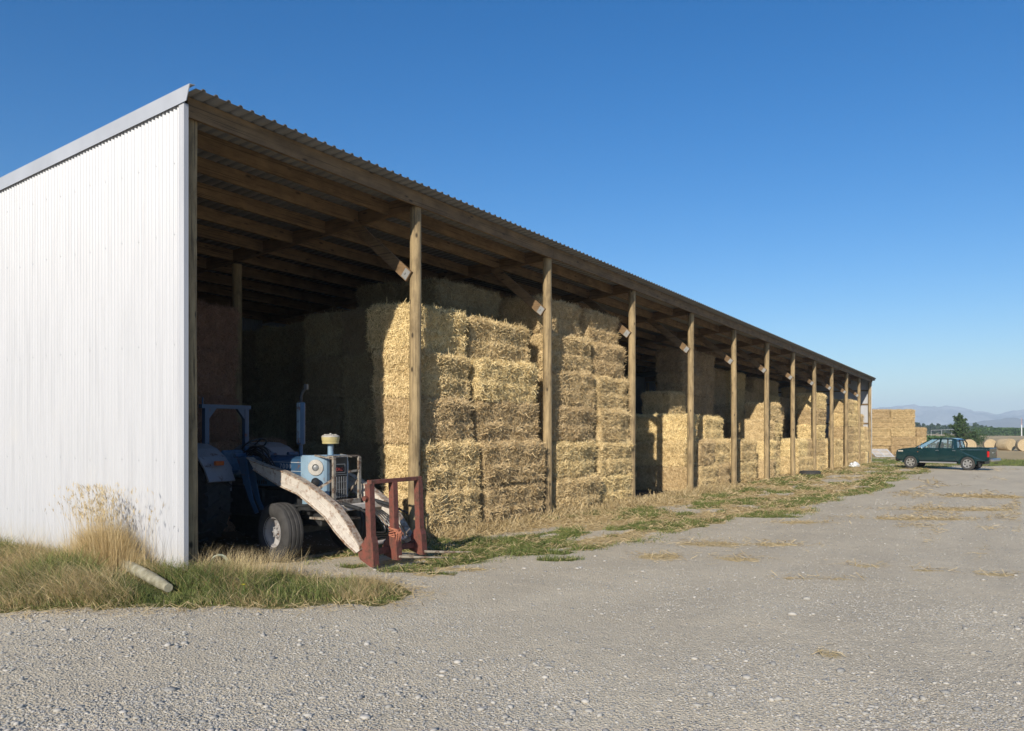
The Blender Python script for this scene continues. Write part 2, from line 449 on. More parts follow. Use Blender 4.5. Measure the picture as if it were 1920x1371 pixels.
# ------------------------------------------------------------------ ground
def gz(x, y):
    x = np.asarray(x, float); y = np.asarray(y, float)
    z = -.11 - .0091 * np.clip(x, -30, 62)
    v = sst(-2.3, -.9, x) * sst(.7, .0, x) * sst(-1.4, .0, y)
    z = z + .10 * v
    near = sst(80, 50, np.abs(x)) * sst(80, 50, np.abs(y))
    z = z + near * ((fbm(x * .5, y * .5, 3, 3) - .5) * .05 + (fbm(x * 2.2, y * 2.2, 5, 3) - .5) * .018)
    inside = sst(.0, .6, y)
    return z
def g1(x, y): return float(gz(x, y))
POLY = [(-2.25, 0), (-2.4, 4), (-2.6, 12), (.0, 12), (.0, 0), (.75, -.2), (1.05, -1.0), (1.35, -2.2), (1.0, -3.0), (.35, -3.15), (-.5, -2.2), (-1.35, -1.1)]
def inpoly(x, y, P=POLY):
    x = np.asarray(x, float); y = np.asarray(y, float); r = np.zeros(x.shape, bool); n = len(P)
    for i in range(n):
        x1, y1 = P[i]; x2, y2 = P[(i + 1) % n]
        if y1 == y2: continue
        c = ((y1 > y) != (y2 > y)) & (x < (x2 - x1) * (y - y1) / (y2 - y1) + x1); r ^= c
    return r
def pdist(x, y, P=POLY):
    x = np.asarray(x, float); y = np.asarray(y, float); d = np.full(x.shape, 1e9); n = len(P)
    for i in range(n):
        ax, ay = P[i]; bx, by = P[(i + 1) % n]; dx, dy = bx - ax, by - ay
        t = np.clip(((x - ax) * dx + (y - ay) * dy) / (dx * dx + dy * dy), 0, 1)
        d = np.minimum(d, np.hypot(x - ax - t * dx, y - ay - t * dy))
    return np.where(inpoly(x, y, P), -d, d)
SPOTS = [(1560, 1228, .16, .2), (1510, 1085, .35, .12), (1560, 1086, .3, .1), (1380, 1048, .35, .3), (1870, 1078, .4, .2), (1740, 1070, .3, .15), (1340, 1020, .7, .5), (1240, 1045, .4, .4), (1450, 1020, .5, .3), (1620, 1060, .3, .2), (800, 1080, .25, .2), (880, 1068, .3, .2), (1500, 980, .6, .3), (1800, 955, 1.6, .5), (1720, 972, 1.3, .4), (1850, 930, 1.5, .8)]
GSPOTS = [(1000, 1036, .9, .35), (880, 1032, .5, .35), (1150, 1006, .2, .18), (760, 1072, .45, .25), (655, 1062, .3, .2), (830, 1078, .3, .12), (1290, 985, .5, .3), (1440, 968, .9, .3), (1050, 1050, .4, .2)]
def masks(x, y):
    x = np.asarray(x, float); y = np.asarray(y, float)
    verge = sst(.15, -.15, pdist(x, y) - (fbm(x * 2.5, y * 2.5, 44, 3) - .62) * .55)
    # green / straw strip along the open front
    yo = -2.9 - np.clip((x - 3) * .16, 0, 1.9) - np.clip(x - 40, 0, 20) * .05
    strip = sst(0, .9, y - yo + (fbm(x * .5, y * .9, 33, 3) - .5) * 1.6) * sst(1.4, 3.2, x - y * .0) * sst(75, 60, x)
    strip = strip * sst(.5, -.1, y) + sst(56.9, 57.6, x) * sst(-3.5, -1.5, y) * sst(75, 65, x)
    pat = fbm(x * .42, y * 1.1, 9, 4)
    green = np.clip(strip * sst(.46, .55, pat), 0, 1)
    pat2 = fbm(x * .6 + 7, y * 1.3, 14, 4)
    straw = np.clip(strip * sst(.38, .5, pat2) + sst(-1.5, -.3, y + (fbm(x, y, 41, 3) - .5) * .9) * sst(4.3, 5.3, x) * sst(.9, .3, y) * sst(58, 56, x), 0, 1)
    # thin straw drifts out on the yard
    yard = sst(.6, .68, fbm(x * .28 + 3, y * 1.0, 55, 4)) * sst(6, 14, x) * sst(-3.5, -5, y) * sst(-12, -9.5, y)
    straw = np.maximum(straw, yard * .4)
    for (px, py, ln, wd) in SPOTS:
        tt = 1.92 * FPX / (py - 806); X_, Y_ = ray(px); tt = (1.92 + .0091 * (CAM.x + X_ * tt)) * FPX / (py - 806)
        cx, cy = CAM.x + X_ * tt, CAM.y + Y_ * tt
        a_ = (x - cx) * SA - (y - cy) * CA; b_ = (x - cx) * CA + (y - cy) * SA
        e_ = np.exp(-((a_ / ln) ** 2 + (b_ / wd) ** 2)); straw = np.maximum(straw, np.clip(e_ * 1.1 * (.45 + fbm(x * 5, y * 5, 91, 2)), 0, .62 if py > 1000 else .75))
    for (px, py, ln, wd) in GSPOTS:
        X_, Y_ = ray(px); tt = 1.92 * FPX / (py - 806); tt = (1.92 + .0091 * (CAM.x + X_ * tt)) * FPX / (py - 806)
        a_ = (x - CAM.x - X_ * tt) * SA - (y - CAM.y - Y_ * tt) * CA; b_ = (x - CAM.x - X_ * tt) * CA + (y - CAM.y - Y_ * tt) * SA
        green = np.maximum(green, sst(.42, .62, np.exp(-((a_ / ln) ** 2 + (b_ / wd) ** 2)) * (.55 + fbm(x * 2.6, y * 2.6, 17, 3) * .9)))
    green = np.maximum(green, sst(55.5, 57.5, x + (fbm(x * .3, y * .3, 61, 3) - .5) * 4) * sst(73, 69, x) * sst(-1, -3, y))
    green = np.maximum(green * (1 - .0), verge)
    grassall = np.clip(green, 0, 1)
    field = sst(69, 72, x + (fbm(x * .2, y * .2, 71, 2) - .5) * 3) * 1.0
    field = np.maximum(field, sst(40, 60, y)); field = np.maximum(field, sst(-60, -90, y)); field = np.maximum(field, sst(-60, -90, x))
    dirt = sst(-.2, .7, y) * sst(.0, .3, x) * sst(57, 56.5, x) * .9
    return grassall, straw, field, dirt
def build_ground():
    def axis(fa, fb, st, ma, mb, mst):
        c = list(np.arange(fa, fb, st)); c += list(np.arange(fb, mb, mst)); c += [mb + 5, mb + 15, mb + 35, mb + 80, mb + 200, mb + 500, mb + 1200, mb + 2500, 6900]
        lo = list(np.arange(ma, fa, mst)); lo = [-6900, -3500, -1500, -600, -250, -110] + [q for q in lo if q > -100] + c
        return np.array(sorted(set(lo)))
    xs = axis(-9, 24, .14, -40, 78, .8); ys = axis(-11, 2, .14, -40, 30, 1.0)
    X, Y = np.meshgrid(xs, ys); x = X.ravel(); y = Y.ravel(); z = gz(x, y)
    V = np.stack([x, y, z], 1); nx = len(xs); ny = len(ys)
    i = np.arange((nx - 1) * (ny - 1)); r = i // (nx - 1); c = i % (nx - 1); a = r * nx + c
    F = np.stack([a, a + 1, a + nx + 1, a + nx], 1)
    me = np_mesh('ground', V, F, ['ground'], smooth=True)
    for nme, val in zip(('grass', 'straw', 'field', 'dirt'), masks(x, y)):
        at = me.attributes.new(nme, 'FLOAT', 'POINT'); at.data.foreach_set('value', val.astype(np.float32))
    o = link('ground', me); o['kind'] = 'structure'
build_ground()

# gravel stones
def stones():
    t = (1 + 5 ** .5) / 2
    ico = np.array([(-1, t, 0), (1, t, 0), (-1, -t, 0), (1, -t, 0), (0, -1, t), (0, 1, t), (0, -1, -t), (0, 1, -t), (t, 0, -1), (t, 0, 1), (-t, 0, -1), (-t, 0, 1)]) / np.hypot(1, t)
    F = np.array([(0, 11, 5), (0, 5, 1), (0, 1, 7), (0, 7, 10), (0, 10, 11), (1, 5, 9), (5, 11, 4), (11, 10, 2), (10, 7, 6), (7, 1, 8), (3, 9, 4), (3, 4, 2), (3, 2, 6), (3, 6, 8), (3, 8, 9), (4, 9, 5), (2, 4, 11), (6, 2, 10), (8, 6, 7), (9, 8, 1)])
    n = 150000
    u = rng.random(n); t_ = 4.2 * (24 / 4.2) ** (u ** 1.25)
    px = rng.uniform(-120, 2040, n); k = (px - 960) / FPX
    x = CAM.x + (CA + k * SA) * t_; y = CAM.y + (SA - k * CA) * t_
    g, s, f, d = masks(x, y)
    clump = fbm(x * .7, y * .7, 88, 3)
    dens = .1 + .9 * sst(.38, .68, clump) * sst(13, 6, t_) + .35 * sst(11, 5, t_)
    keep = (rng.random(n) < dens) & (g < .5) & (y < 3.0) & ((s < .6) | (rng.random(n) < .3))
    x, y, t_ = x[keep], y[keep], t_[keep]; n = len(x)
    size = .003 + .0036 * rng.lognormal(0, .5, n) ; size = np.where(rng.random(n) < .018, size * 2.4, size); size = np.where(rng.random(n) < .0028 * (t_ < 9), rng.uniform(.018, .036, n), size); size = np.clip(size, .003, .045)
    size = np.maximum(size, t_ * .0009)
    sc = np.stack([size * rng.uniform(.8, 1.6, n), size * rng.uniform(.7, 1.2, n), size * rng.uniform(.3, .65, n)], 1)
    a = rng.uniform(0, 6.28, n); ca, sa = np.cos(a), np.sin(a)
    P = ico[None] * (1 + rng.uniform(-.18, .18, (n, 12, 1))) * sc[:, None, :]
    Q = np.empty_like(P); Q[..., 0] = P[..., 0] * ca[:, None] - P[..., 1] * sa[:, None]; Q[..., 1] = P[..., 0] * sa[:, None] + P[..., 1] * ca[:, None]
    Q[..., 2] = P[..., 2]
    Q += np.stack([x, y, gz(x, y) + sc[:, 2] * .45], 1)[:, None, :]
    FF = (F[None] + (np.arange(n) * 12)[:, None, None]).reshape(-1, 3)
    me = np_mesh('gravel', Q.reshape(-1, 3), FF, ['stone'], rnd=np.repeat(rng.random(n), 12), k=3)
    tag(link('gravel', me), 'loose grey gravel stones scattered over the yard in front of the shed', 'gravel', kind='stuff')
stones()

# blades: each a bent ribbon of 3 segments
def blades(x, y, z, h, w, lean, ldir, bend=1.0, seg=3, twist=None):
    n = len(x); tt = np.linspace(0, 1, seg + 1)
    fa = rng.uniform(0, math.pi, n) if twist is None else twist
    sx, sy = np.cos(fa), np.sin(fa); lx, ly = np.cos(ldir), np.sin(ldir)
    V = np.empty((n, (seg + 1) * 2, 3))
    for i, t in enumerate(tt):
        off = lean * (t ** (1 + bend)); zz = h * (t - .5 * np.clip(lean / h, 0, 1.6) ** 2 * .45 * t * t)
        ww = w * (1 - t ** 1.5 * .85) / 2
        cx = x + lx * off; cy = y + ly * off; cz = z + zz
        V[:, 2 * i] = np.stack([cx - sx * ww, cy - sy * ww, cz], 1); V[:, 2 * i + 1] = np.stack([cx + sx * ww, cy + sy * ww, cz], 1)
    base = np.arange(n)[:, None, None] * (2 * (seg + 1))
    f = np.array([(2 * i, 2 * i + 1, 2 * i + 3, 2 * i + 2) for i in range(seg)])[None]
    return V.reshape(-1, 3), (base + f).reshape(-1, 4), 2 * (seg + 1)
def blade_obj(name, parts, m, label, cat):
    Vs, Fs, Rn = [], [], []; o = 0
    for V, F, k in parts:
        Vs.append(V); Fs.append(F + o); o += len(V); Rn.append(np.repeat(rng.random(len(V) // k), k))
    me = np_mesh(name, np.concatenate(Vs), np.concatenate(Fs), [m], rnd=np.concatenate(Rn))
    return tag(link(name, me), label, cat, kind='stuff')
def sample(n, xr, yr, fn):
    x = rng.uniform(*xr, n); y = rng.uniform(*yr, n); k = rng.random(n) < fn(x, y); return x[k], y[k]
def pieces(x, y, L, w, zt=.25):      # flat lying straws
    n = len(x); a = rng.uniform(0, 6.28, n); dx, dy = np.cos(a) * L / 2, np.sin(a) * L / 2; dz = rng.normal(0, zt, n) * L / 2
    nx, ny = -np.sin(a) * w / 2, np.cos(a) * w / 2; z = gz(x, y) + .004 + np.abs(dz) + rng.random(n) * .02
    V = np.stack([np.stack([x - dx - nx, y - dy - ny, z - dz], 1), np.stack([x - dx + nx, y - dy + ny, z - dz + w * .5], 1), np.stack([x + dx + nx, y + dy + ny, z + dz + w * .5], 1), np.stack([x + dx - nx, y + dy - ny, z + dz], 1)], 1)
    return V.reshape(-1, 3), (np.arange(n)[:, None] * 4 + np.arange(4)[None]), 4

LOG0 = at_depth(222, 10.25); LOG1 = at_depth(316, 9.1)
def logcut(x, y):
    ax, ay = LOG0; bx, by = LOG1; dx, dy = bx - ax, by - ay; t = np.clip(((x - ax) * dx + (y - ay) * dy) / (dx * dx + dy * dy), .12, 1.05)
    qx, qy = x - ax - t * dx, y - ay - t * dy; d = np.hypot(qx, qy); front = (qx * CA + qy * SA) < .08
    return np.where(front & (d < .55), .2 + .8 * sst(.08, .55, d), 1.0)
def vegetation():
    vg = lambda x, y: inpoly(x, y) & (vnoise(x * 2.2, y * 2.2, 4) > .0)
    # verge, green undergrowth
    def fg(x, y):
        d = -pdist(x, y) + (fbm(x * 2.5, y * 2.5, 44, 3) - .62) * .55 * (y < .5); return np.where(inpoly(x, y), sst(-.02, .15, d) * (.35 + .65 * sst(.4, .6, fbm(x * 1.3, y * 1.3, 77, 3))), 0)
    x, y = sample(150000, (-2.7, 1.5), (-3.4, 7), fg); n = len(x)
    hh = rng.uniform(.04, .2, n) * (1 + .6 * sst(0, 1.0, -pdist(x, y))) * np.where(y < -1.2, .75, 1) * (.5 + vnoise(x * 4, y * 4, 66)) * logcut(x, y) * (.35 + .65 * sst(0, .45, -pdist(x, y)))
    p1 = blades(x, y, gz(x, y) - .01, hh, rng.uniform(.005, .011, n), hh * rng.uniform(.2, 1.1, n), rng.uniform(0, 6.28, n))
    blade_obj('green_grass', [p1], 'green', 'low green grass growing on the verge beside the white end wall', 'grass')
    # verge, dry grass
    def fd(x, y):
        d = -pdist(x, y) + (fbm(x * 2.5, y * 2.5, 44, 3) - .62) * .5 * (y < .5); return np.where(inpoly(x, y), sst(-.05, .3, d) * (.12 + .88 * sst(.45, .62, fbm(x * 1.6 + 5, y * 1.6, 91, 3))) , 0)
    x, y = sample(120000, (-2.6, 1.5), (-3.3, 7), fd); n = len(x)
    front = sst(-.3, -1.6, y)
    hh = rng.uniform(.12, .42, n) * (1 - .35 * front) * (.45 + .55 * sst(0, .4, -pdist(x, y))); ln = hh * rng.uniform(.5, 1.5, n)
    dirn = np.where(rng.random(n) < .7, rng.normal(R(200), .7, n), rng.uniform(0, 6.28, n))
    lc = logcut(x, y); hh = hh * lc; ln = ln * lc; q1 = blades(x, y, gz(x, y) - .01, hh, rng.uniform(.003, .0065, n), ln, dirn)
    # swept long stalks lying over to the left of the log
    n = 2600; x = rng.normal(-1.1, .35, n); y = rng.normal(.7, .75, n); hh = rng.uniform(.15, .35, n); kk_ = logcut(x, y) > .95; x, y, hh = x[kk_], y[kk_], hh[kk_]; n = len(x)
    q2 = blades(x, y, gz(x, y), hh, rng.uniform(.003, .006, n), rng.uniform(.3, .75, n), rng.normal(R(215), .4, n), .8)
    # big clump
    cx, cy = -.42, 1.05
    n = 7000; r = np.abs(rng.normal(0, .3, n)); a = rng.uniform(0, 6.28, n); x = cx + r * np.cos(a) * .7; y = cy + r * np.sin(a) * 1.3
    hh = rng.uniform(.3, .62, n) * (1.1 - r); q3 = blades(x, y, gz(x, y), hh, rng.uniform(.003, .006, n), hh * rng.uniform(.1, .6, n), a + rng.normal(0, .5, n), 1)
    n = 430; r = np.abs(rng.normal(0, .32, n)); a = rng.uniform(0, 6.28, n); x = cx - .05 + r * np.cos(a) * .5; y = cy - .05 + r * np.sin(a) * 1.5
    x = np.minimum(x, -.1)
    hh = rng.uniform(.65, 1.12, n); ln = hh * rng.uniform(.03, .3, n); ld = rng.normal(R(120), 1.2, n)
    q4 = blades(x, y, gz(x, y), hh, np.full(n, .0035), ln, ld, .8, 4)
    # seed heads on the tall stalks
    hx = x + np.cos(ld) * ln; hy = y + np.sin(ld) * ln; hz = gz(x, y) + hh * (1 - .5 * np.clip(ln / hh, 0, 1.6) ** 2 * .45)
    sp = []
    for k in range(3):
        sp.append(blades(hx + rng.normal(0, .006, n), hy + rng.normal(0, .006, n), hz - .015 * k - .02, rng.uniform(.02, .06, n), np.full(n, .008), rng.uniform(.01, .05, n), ld + rng.normal(0, .8, n), 1, 3))
    # loose stems along the wall and at the corner post
    n = 420; x = rng.uniform(-.35, -.06, n); y = rng.uniform(.1, 7, n); hh = rng.uniform(.25, .6, n) * np.where(y < 1, 1.2, .85)
    q5 = blades(x, y, gz(x, y), hh, np.full(n, .003), hh * .3, rng.uniform(0, 6.28, n), 1)
    n = 1500; x = rng.uniform(.1, 1.1, n); y = rng.uniform(-1.1, -.1, n); k = inpoly(x, y); x, y = x[k], y[k]; n = len(x); hh = rng.uniform(.18, .42, n)
    q6 = blades(x, y, gz(x, y), hh, np.full(n, .0035), hh * rng.uniform(.2, .8, n), rng.normal(R(20), .9, n), 1)
    blade_obj('dry_grass', [q1, q2, q3, q4, q5, q6] + sp, 'dry', 'tall dry tan grass and seed heads against the white end wall', 'grass')
    # tufts in the strip along the shed front
    def fs(x, y): return np.where(y < .1, masks(x, y)[0], 0) * (~inpoly(x, y)) * np.clip(1.6 - x / 30, .25, 1)
    x, y = sample(330000, (1.5, 34), (-5.2, .1), fs); n = len(x)
    tuft = sst(.42, .7, fbm(x * 3, y * 3, 123, 2))
    hh = rng.uniform(.02, .05, n) + tuft * rng.uniform(.02, .09, n)
    s1 = blades(x, y, gz(x, y) - .005, hh, rng.uniform(.005, .01, n) * (1 + x / 18), hh * rng.uniform(.3, 1.2, n), rng.uniform(0, 6.28, n), 1, 2)
    x, y = sample(60000, (34, 73), (-14, 6), lambda x, y: masks(x, y)[0] * ((x > 57) | (y < .1))); n = len(x)
    hh = rng.uniform(.05, .14, n)
    s2 = blades(x, y, gz(x, y) - .005, hh, rng.uniform(.015, .035, n), hh * .6, rng.uniform(0, 6.28, n), 1, 2)
    blade_obj('patchy_grass', [s1, s2], 'green', 'patchy short green grass along the open front of the shed', 'grass')
    # straw litter
    def fl(x, y):
        g, s, f, d = masks(x, y); edge = np.exp(-np.abs(pdist(x, y)) * 9) * .8
        near = sst(-1.6, -.1, y) * sst(4.5, 5.3, x)
        return np.clip(s * (.35 + .8 * near) + edge + g * .22 * (~inpoly(x, y)), 0, 1) * np.clip(1.4 - x / 40, .3, 1)
    x, y = sample(230000, (-2.8, 24), (-9, .9), fl); n = len(x)
    l1 = pieces(x, y, rng.uniform(.04, .16, n), rng.uniform(.003, .006, n) * (1 + np.clip(x, 0, 30) / 14))
    x, y = sample(45000, (24, 57), (-9, .6), fl); n = len(x)
    l2 = pieces(x, y, rng.uniform(.1, .3, n), rng.uniform(.012, .025, n))
    # small heaps at the feet of the bales
    n = 26000; x = rng.uniform(5.0, 23, n); y = .18 - np.abs(rng.normal(0, .38, n)); 
    l3 = pieces(x, y, rng.uniform(.06, .2, n), rng.uniform(.005, .009, n), .5)
    l3[0][:, 2] += np.repeat(np.clip(.15 - np.abs(y - .1) * .22, 0, 1) * rng.random(n) * vnoise(x * 1.3, y * 0, 5), 4)
    blade_obj('straw_litter', [l1, l2, l3], 'litter', 'loose straw littered on the ground at the foot of the bales', 'straw')
vegetation()

# ------------------------------------------------------------------ shed
SL = .08                       # roof fall per metre going back
GX = -.0091                    # fall along the shed
XE = 57.0; DEP = 9.7
POSTPX = [None, 778.5, 1029, 1189.5, 1298, 1379, 1442, 1490, 1529, 1560, 1589, 1612, 1631]
PX = [.14] + [on_y(p, .11)[0] for p in POSTPX[1:]]
# smooth the measured positions to an even bay
sl = (PX[12] - PX[1]) / 11
PX = [.14] + [PX[1] + sl * i for i in range(12)]
XE = PX[12] + .16
def zr(x, y, h): return h + GX * x - SL * y        # sloping reference height
shed = empty('hay_shed', (0, 0, 0), 0, 'long open-fronted hay shed with white corrugated end wall and round timber posts', 'shed')

def corr_wall(name, axis, pos, a, b, hfun, zb, pitch=.0762, amp=.0125, flip=1, mat_='white'):
    n = int((b - a) / pitch * 10); s = np.linspace(a, b, n + 1)
    d = amp * np.cos(2 * math.pi * (s - a) / pitch)
    # sheets overlap: a tiny step every 0.762 m
    d += .0025 * (np.floor((s - a) / .762) % 2)
    V = []; 
    rows = 3
    for r in range(rows):
        for off in (0,):
            t = r / (rows - 1)
            top = np.array([hfun(q) for q in s]); bot = np.array([zb(q) for q in s]); z = bot + (top - bot) * t
            if axis == 'Y': V.append(np.stack([pos + d * flip, s, z], 1))
            else: V.append(np.stack([s, pos + d * flip, z], 1))
    V = np.concatenate(V); m = n + 1
    F = []
    for r in range(rows - 1):
        i = np.arange(n); F.append(np.stack([r * m + i, r * m + i + 1, (r + 1) * m + i + 1, (r + 1) * m + i], 1))
    me = np_mesh(name, V, np.concatenate(F), [mat_], smooth=True)
    return link(name, me, shed)
corr_wall('end_wall', 'Y', -.072, -.1, DEP, lambda y: zr(0, y, 5.93), lambda y: g1(-.12, y) - .03)
corr_wall('end_wall', 'Y', XE + .02, 0.0, DEP, lambda y: zr(XE, y, 5.93), lambda y: g1(XE, y) - .02)
corr_wall('back_wall', 'X', DEP + .02, 0.02, XE - .02, lambda x: zr(x, DEP, 6.05), lambda x: GX * x - .15, mat_='shadewall')
# corner flashing on the near end wall
b = B(); b.prism([(-.095, -.135), (-.03, -.135), (-.03, -.126), (-.086, -.126), (-.086, -.03), (-.095, -.03)], -.12, 5.9, 'Z'); b.build('corner_flashing', 'white', shed)
# barge flashing following the slope (one long shallow C with a drip lip), near and far
for xx, sg in ((-.05, -1), (XE, 1)):
    b = B()
    y0, y1 = -.27, DEP + .15
    for (ox, za, zb_, th) in ((-.05, 5.93, 6.125, .006),):
        x_ = xx + sg * .05
        prof = [(x_, 5.895), (x_ + sg * .012, 5.885), (x_ + sg * .014, 6.082), (x_ - sg * .07, 6.096), (x_ - sg * .07, 6.090), (x_, 6.076)]
        vs = []
        for y in (y0, y1):
            for p in prof: vs.append((p[0], y, zr(xx, y, p[1]) + 0))
        vs[0] = (vs[0][0], y0 + .07, vs[0][2]); vs[1] = (vs[1][0], y0 + .07, vs[1][2])
        n = 6; b.add(vs, [tuple(range(n)), tuple(range(n, 2 * n))[::-1]] + [(k, n + k, n + (k + 1) % n, (k + 1) % n) for k in range(n)])
    b.build('barge_flashing', 'flash', shed)
# roof: trapezoid ribbed sheet
def roof():
    P = .19; prof = [(0, 0), (.085, 0), (.10, .03), (.135, .03), (.15, 0)]
    xs, zs = [], []
    k = 0
    while k * P < XE - .0:
        for q, h in prof: xs.append(-.02 + k * P + q); zs.append(h)
        k += 1
    xs = np.array(xs); zs = np.array(zs); n = len(xs)
    V = []
    ys = [-.27, 3, 6.5, DEP + .2]
    for th in (0, -.004):
        for y in ys: V.append(np.stack([xs, np.full(n, y), zr(xs, y, 6.055) + zs + th], 1))
    V = np.concatenate(V); F = []
    R_ = len(ys)
    for lay in range(2):
        for r in range(R_ - 1):
            i = np.arange(n - 1); a = (lay * R_ + r) * n + i; q = np.stack([a, a + 1, a + n + 1, a + n], 1)
            F.append(q if lay == 0 else q[:, ::-1])
    i = np.arange(n - 1); F.append(np.stack([i, i + R_ * n, i + 1 + R_ * n, i + 1], 1))
    me = np_mesh('roof', V, np.concatenate(F), ['zinc'], smooth=False); link('roof', me, shed)
roof()
# front beam (fascia) in bay lengths, slightly different boards
for i in range(12):
    xa = PX[i] - (.12 if i == 0 else 0) + .004; xb = PX[i + 1] - .004 + (.1 if i == 11 else 0)
    b = B(); h0 = 5.925 + random.uniform(-.008, .008)
    vs = []
    for x in (xa, xb):
        for y in (-.045, .004):
            for z in (h0 - .135, h0 + .118): vs.append((x, y, zr(x, 0, z)))
    b.add(vs, [(0, 1, 3, 2), (4, 6, 7, 5), (0, 4, 5, 1), (2, 3, 7, 6), (0, 2, 6, 4), (1, 5, 7, 3)])
    b.build('front_beam', 'beam', shed)
# purlins per bay
PY = [.72, 1.45, 2.35, 3.25, 4.1, 5.0, 5.9, 6.8, 7.7, 8.6, 9.5]
for i in range(12):
    for j, y in enumerate(PY):
        xa = PX[i] + .03; xb = PX[i + 1] - .03
        if i == 0: xa = .02
        yy = y + random.uniform(-.03, .03); b = B(); vs = []
        for x in (xa, xb):
            for q in (yy - .025, yy + .025):
                for z in (5.815, 6.045): vs.append((x, q, zr(x, q, z)))
        b.add(vs, [(0, 1, 3, 2), (4, 6, 7, 5), (0, 4, 5, 1), (2, 3, 7, 6), (0, 2, 6, 4), (1, 5, 7, 3)])
        if i < 7 or j < 5: b.build('purlin', 'beam', shed)
# rafters across each frame, posts, braces
def post(x, y, ztop, r=.105):
    n = 18; b = B(); hgt = ztop; z0 = g1(x, y) - .1
    pts, rad = [], []
    ph = random.uniform(0, 6); lx, ly = random.uniform(-.03, .03), random.uniform(-.02, .02)
    K = 14
    vs = []
    for k in range(K + 1):
        t = k / K; z = z0 + (ztop - z0) * t
        cx = x + lx * (t - .5) + .014 * math.sin(t * 4 + ph); cy = y + ly * (t - .5) + .012 * math.cos(t * 3 + ph)
        rr = r * (1.06 - .1 * t)
        for q in range(n):
            a = 2 * math.pi * q / n
            w = rr * (1 + .04 * (mnoise.noise(Vector((math.cos(a) * 1.5 + x, math.sin(a) * 1.5, z * 1.1)))) + .015 * mnoise.noise(Vector((math.cos(a) * 4, math.sin(a) * 4 + x, z * 3))))
            vs.append((cx + w * math.cos(a), cy + w * math.sin(a), z))
    fs = []
    for k in range(K):
        for q in range(n):
            q2 = (q + 1) % n; fs.append((k * n + q, k * n + q2, (k + 1) * n + q2, (k + 1) * n + q))
    fs += [tuple(range(n))[::-1], tuple(K * n + q for q in range(n))]
    b.add(vs, fs); return b.build('post', 'post', shed, smooth=True)
def slab(b, x, y0, y1, zb0, zb1, zt0, zt1, w=.05):
    vs = []
    for xx in (x - w / 2, x + w / 2):
        vs += [(xx, y0, zb0), (xx, y0, zt0), (xx, y1, zb1), (xx, y1, zt1)]
    b.add(vs, [(0, 1, 3, 2), (4, 6, 7, 5), (0, 4, 5, 1), (2, 3, 7, 6), (0, 2, 6, 4), (1, 5, 7, 3)])
for i, x in enumerate(PX):
    xr = x if i else .16
    post(xr, .115, zr(x, 0, 5.80) if i else zr(x, 0, 5.80), .105 if i else .1)
    if i < 12:
        post(x, 4.9, zr(x, 4.9, 5.72)); 
    post(x, DEP - .15, zr(x, DEP, 5.7))
    if i not in (0, 12):
        for off in (0,):
            b = B(); slab(b, x + off, .02, DEP - .02, zr(x, 0, 5.775), zr(x, DEP, 5.775), zr(x, 0, 6.04), zr(x, DEP, 6.04), .055)
            b.build('rafter', 'rafter', shed)
        xb_ = x - .125; z0 = zr(x, 0, 4.68); b = B()
        top = (xb_, 1.55, zr(x, 1.55, 5.86)); bot = (xb_, .14, z0 - .12)
        b.beam(bot, top, .05, .2, up=(0, -1, 1)); br = b.build('knee_brace', 'rafter', shed)
        b = B(); d = (Vector(top) - Vector(bot)).normalized(); c = Vector(bot) + d * .097
        b.beam(c - d * .085 + Vector((-.029, 0, 0)), c + d * .05 + Vector((-.029, 0, 0)), .004, .17, up=(0, -1, 1))
        b.cyl(c + Vector((-.031, 0, 0)), c + Vector((-.05, 0, 0)), .018, n=8)
        b.build('brace_plate', 'plate', br)
# wall girts at the far end, visible between the last posts
for h in (1.4, 2.9, 4.3, 5.3):
    b = B(); b.box((XE - .04, 4.9, h + GX * XE - .1), (.05, 9.3, .09)); b.build('wall_girt', 'beam', shed)
for h in (1.4, 2.9, 4.3, 5.3):
    b = B(); b.box((.035, 4.9, h - .1), (.045, 9.4, .09)); b.build('wall_girt', 'beam', shed)
# screw lines on the end wall
b = B()
for h in (.6, 1.4, 2.9, 4.3, 5.2):
    for k in range(0, 120, 5):
        y = (k + .0) * .0762 + .0762; z = h + random.uniform(-.02, .02)
        if z < zr(0, y, 5.8): b.cyl((-.082, y, z), (-.087, y, z), .0045, n=6)
b.build('wall_screws', 'galv', shed)

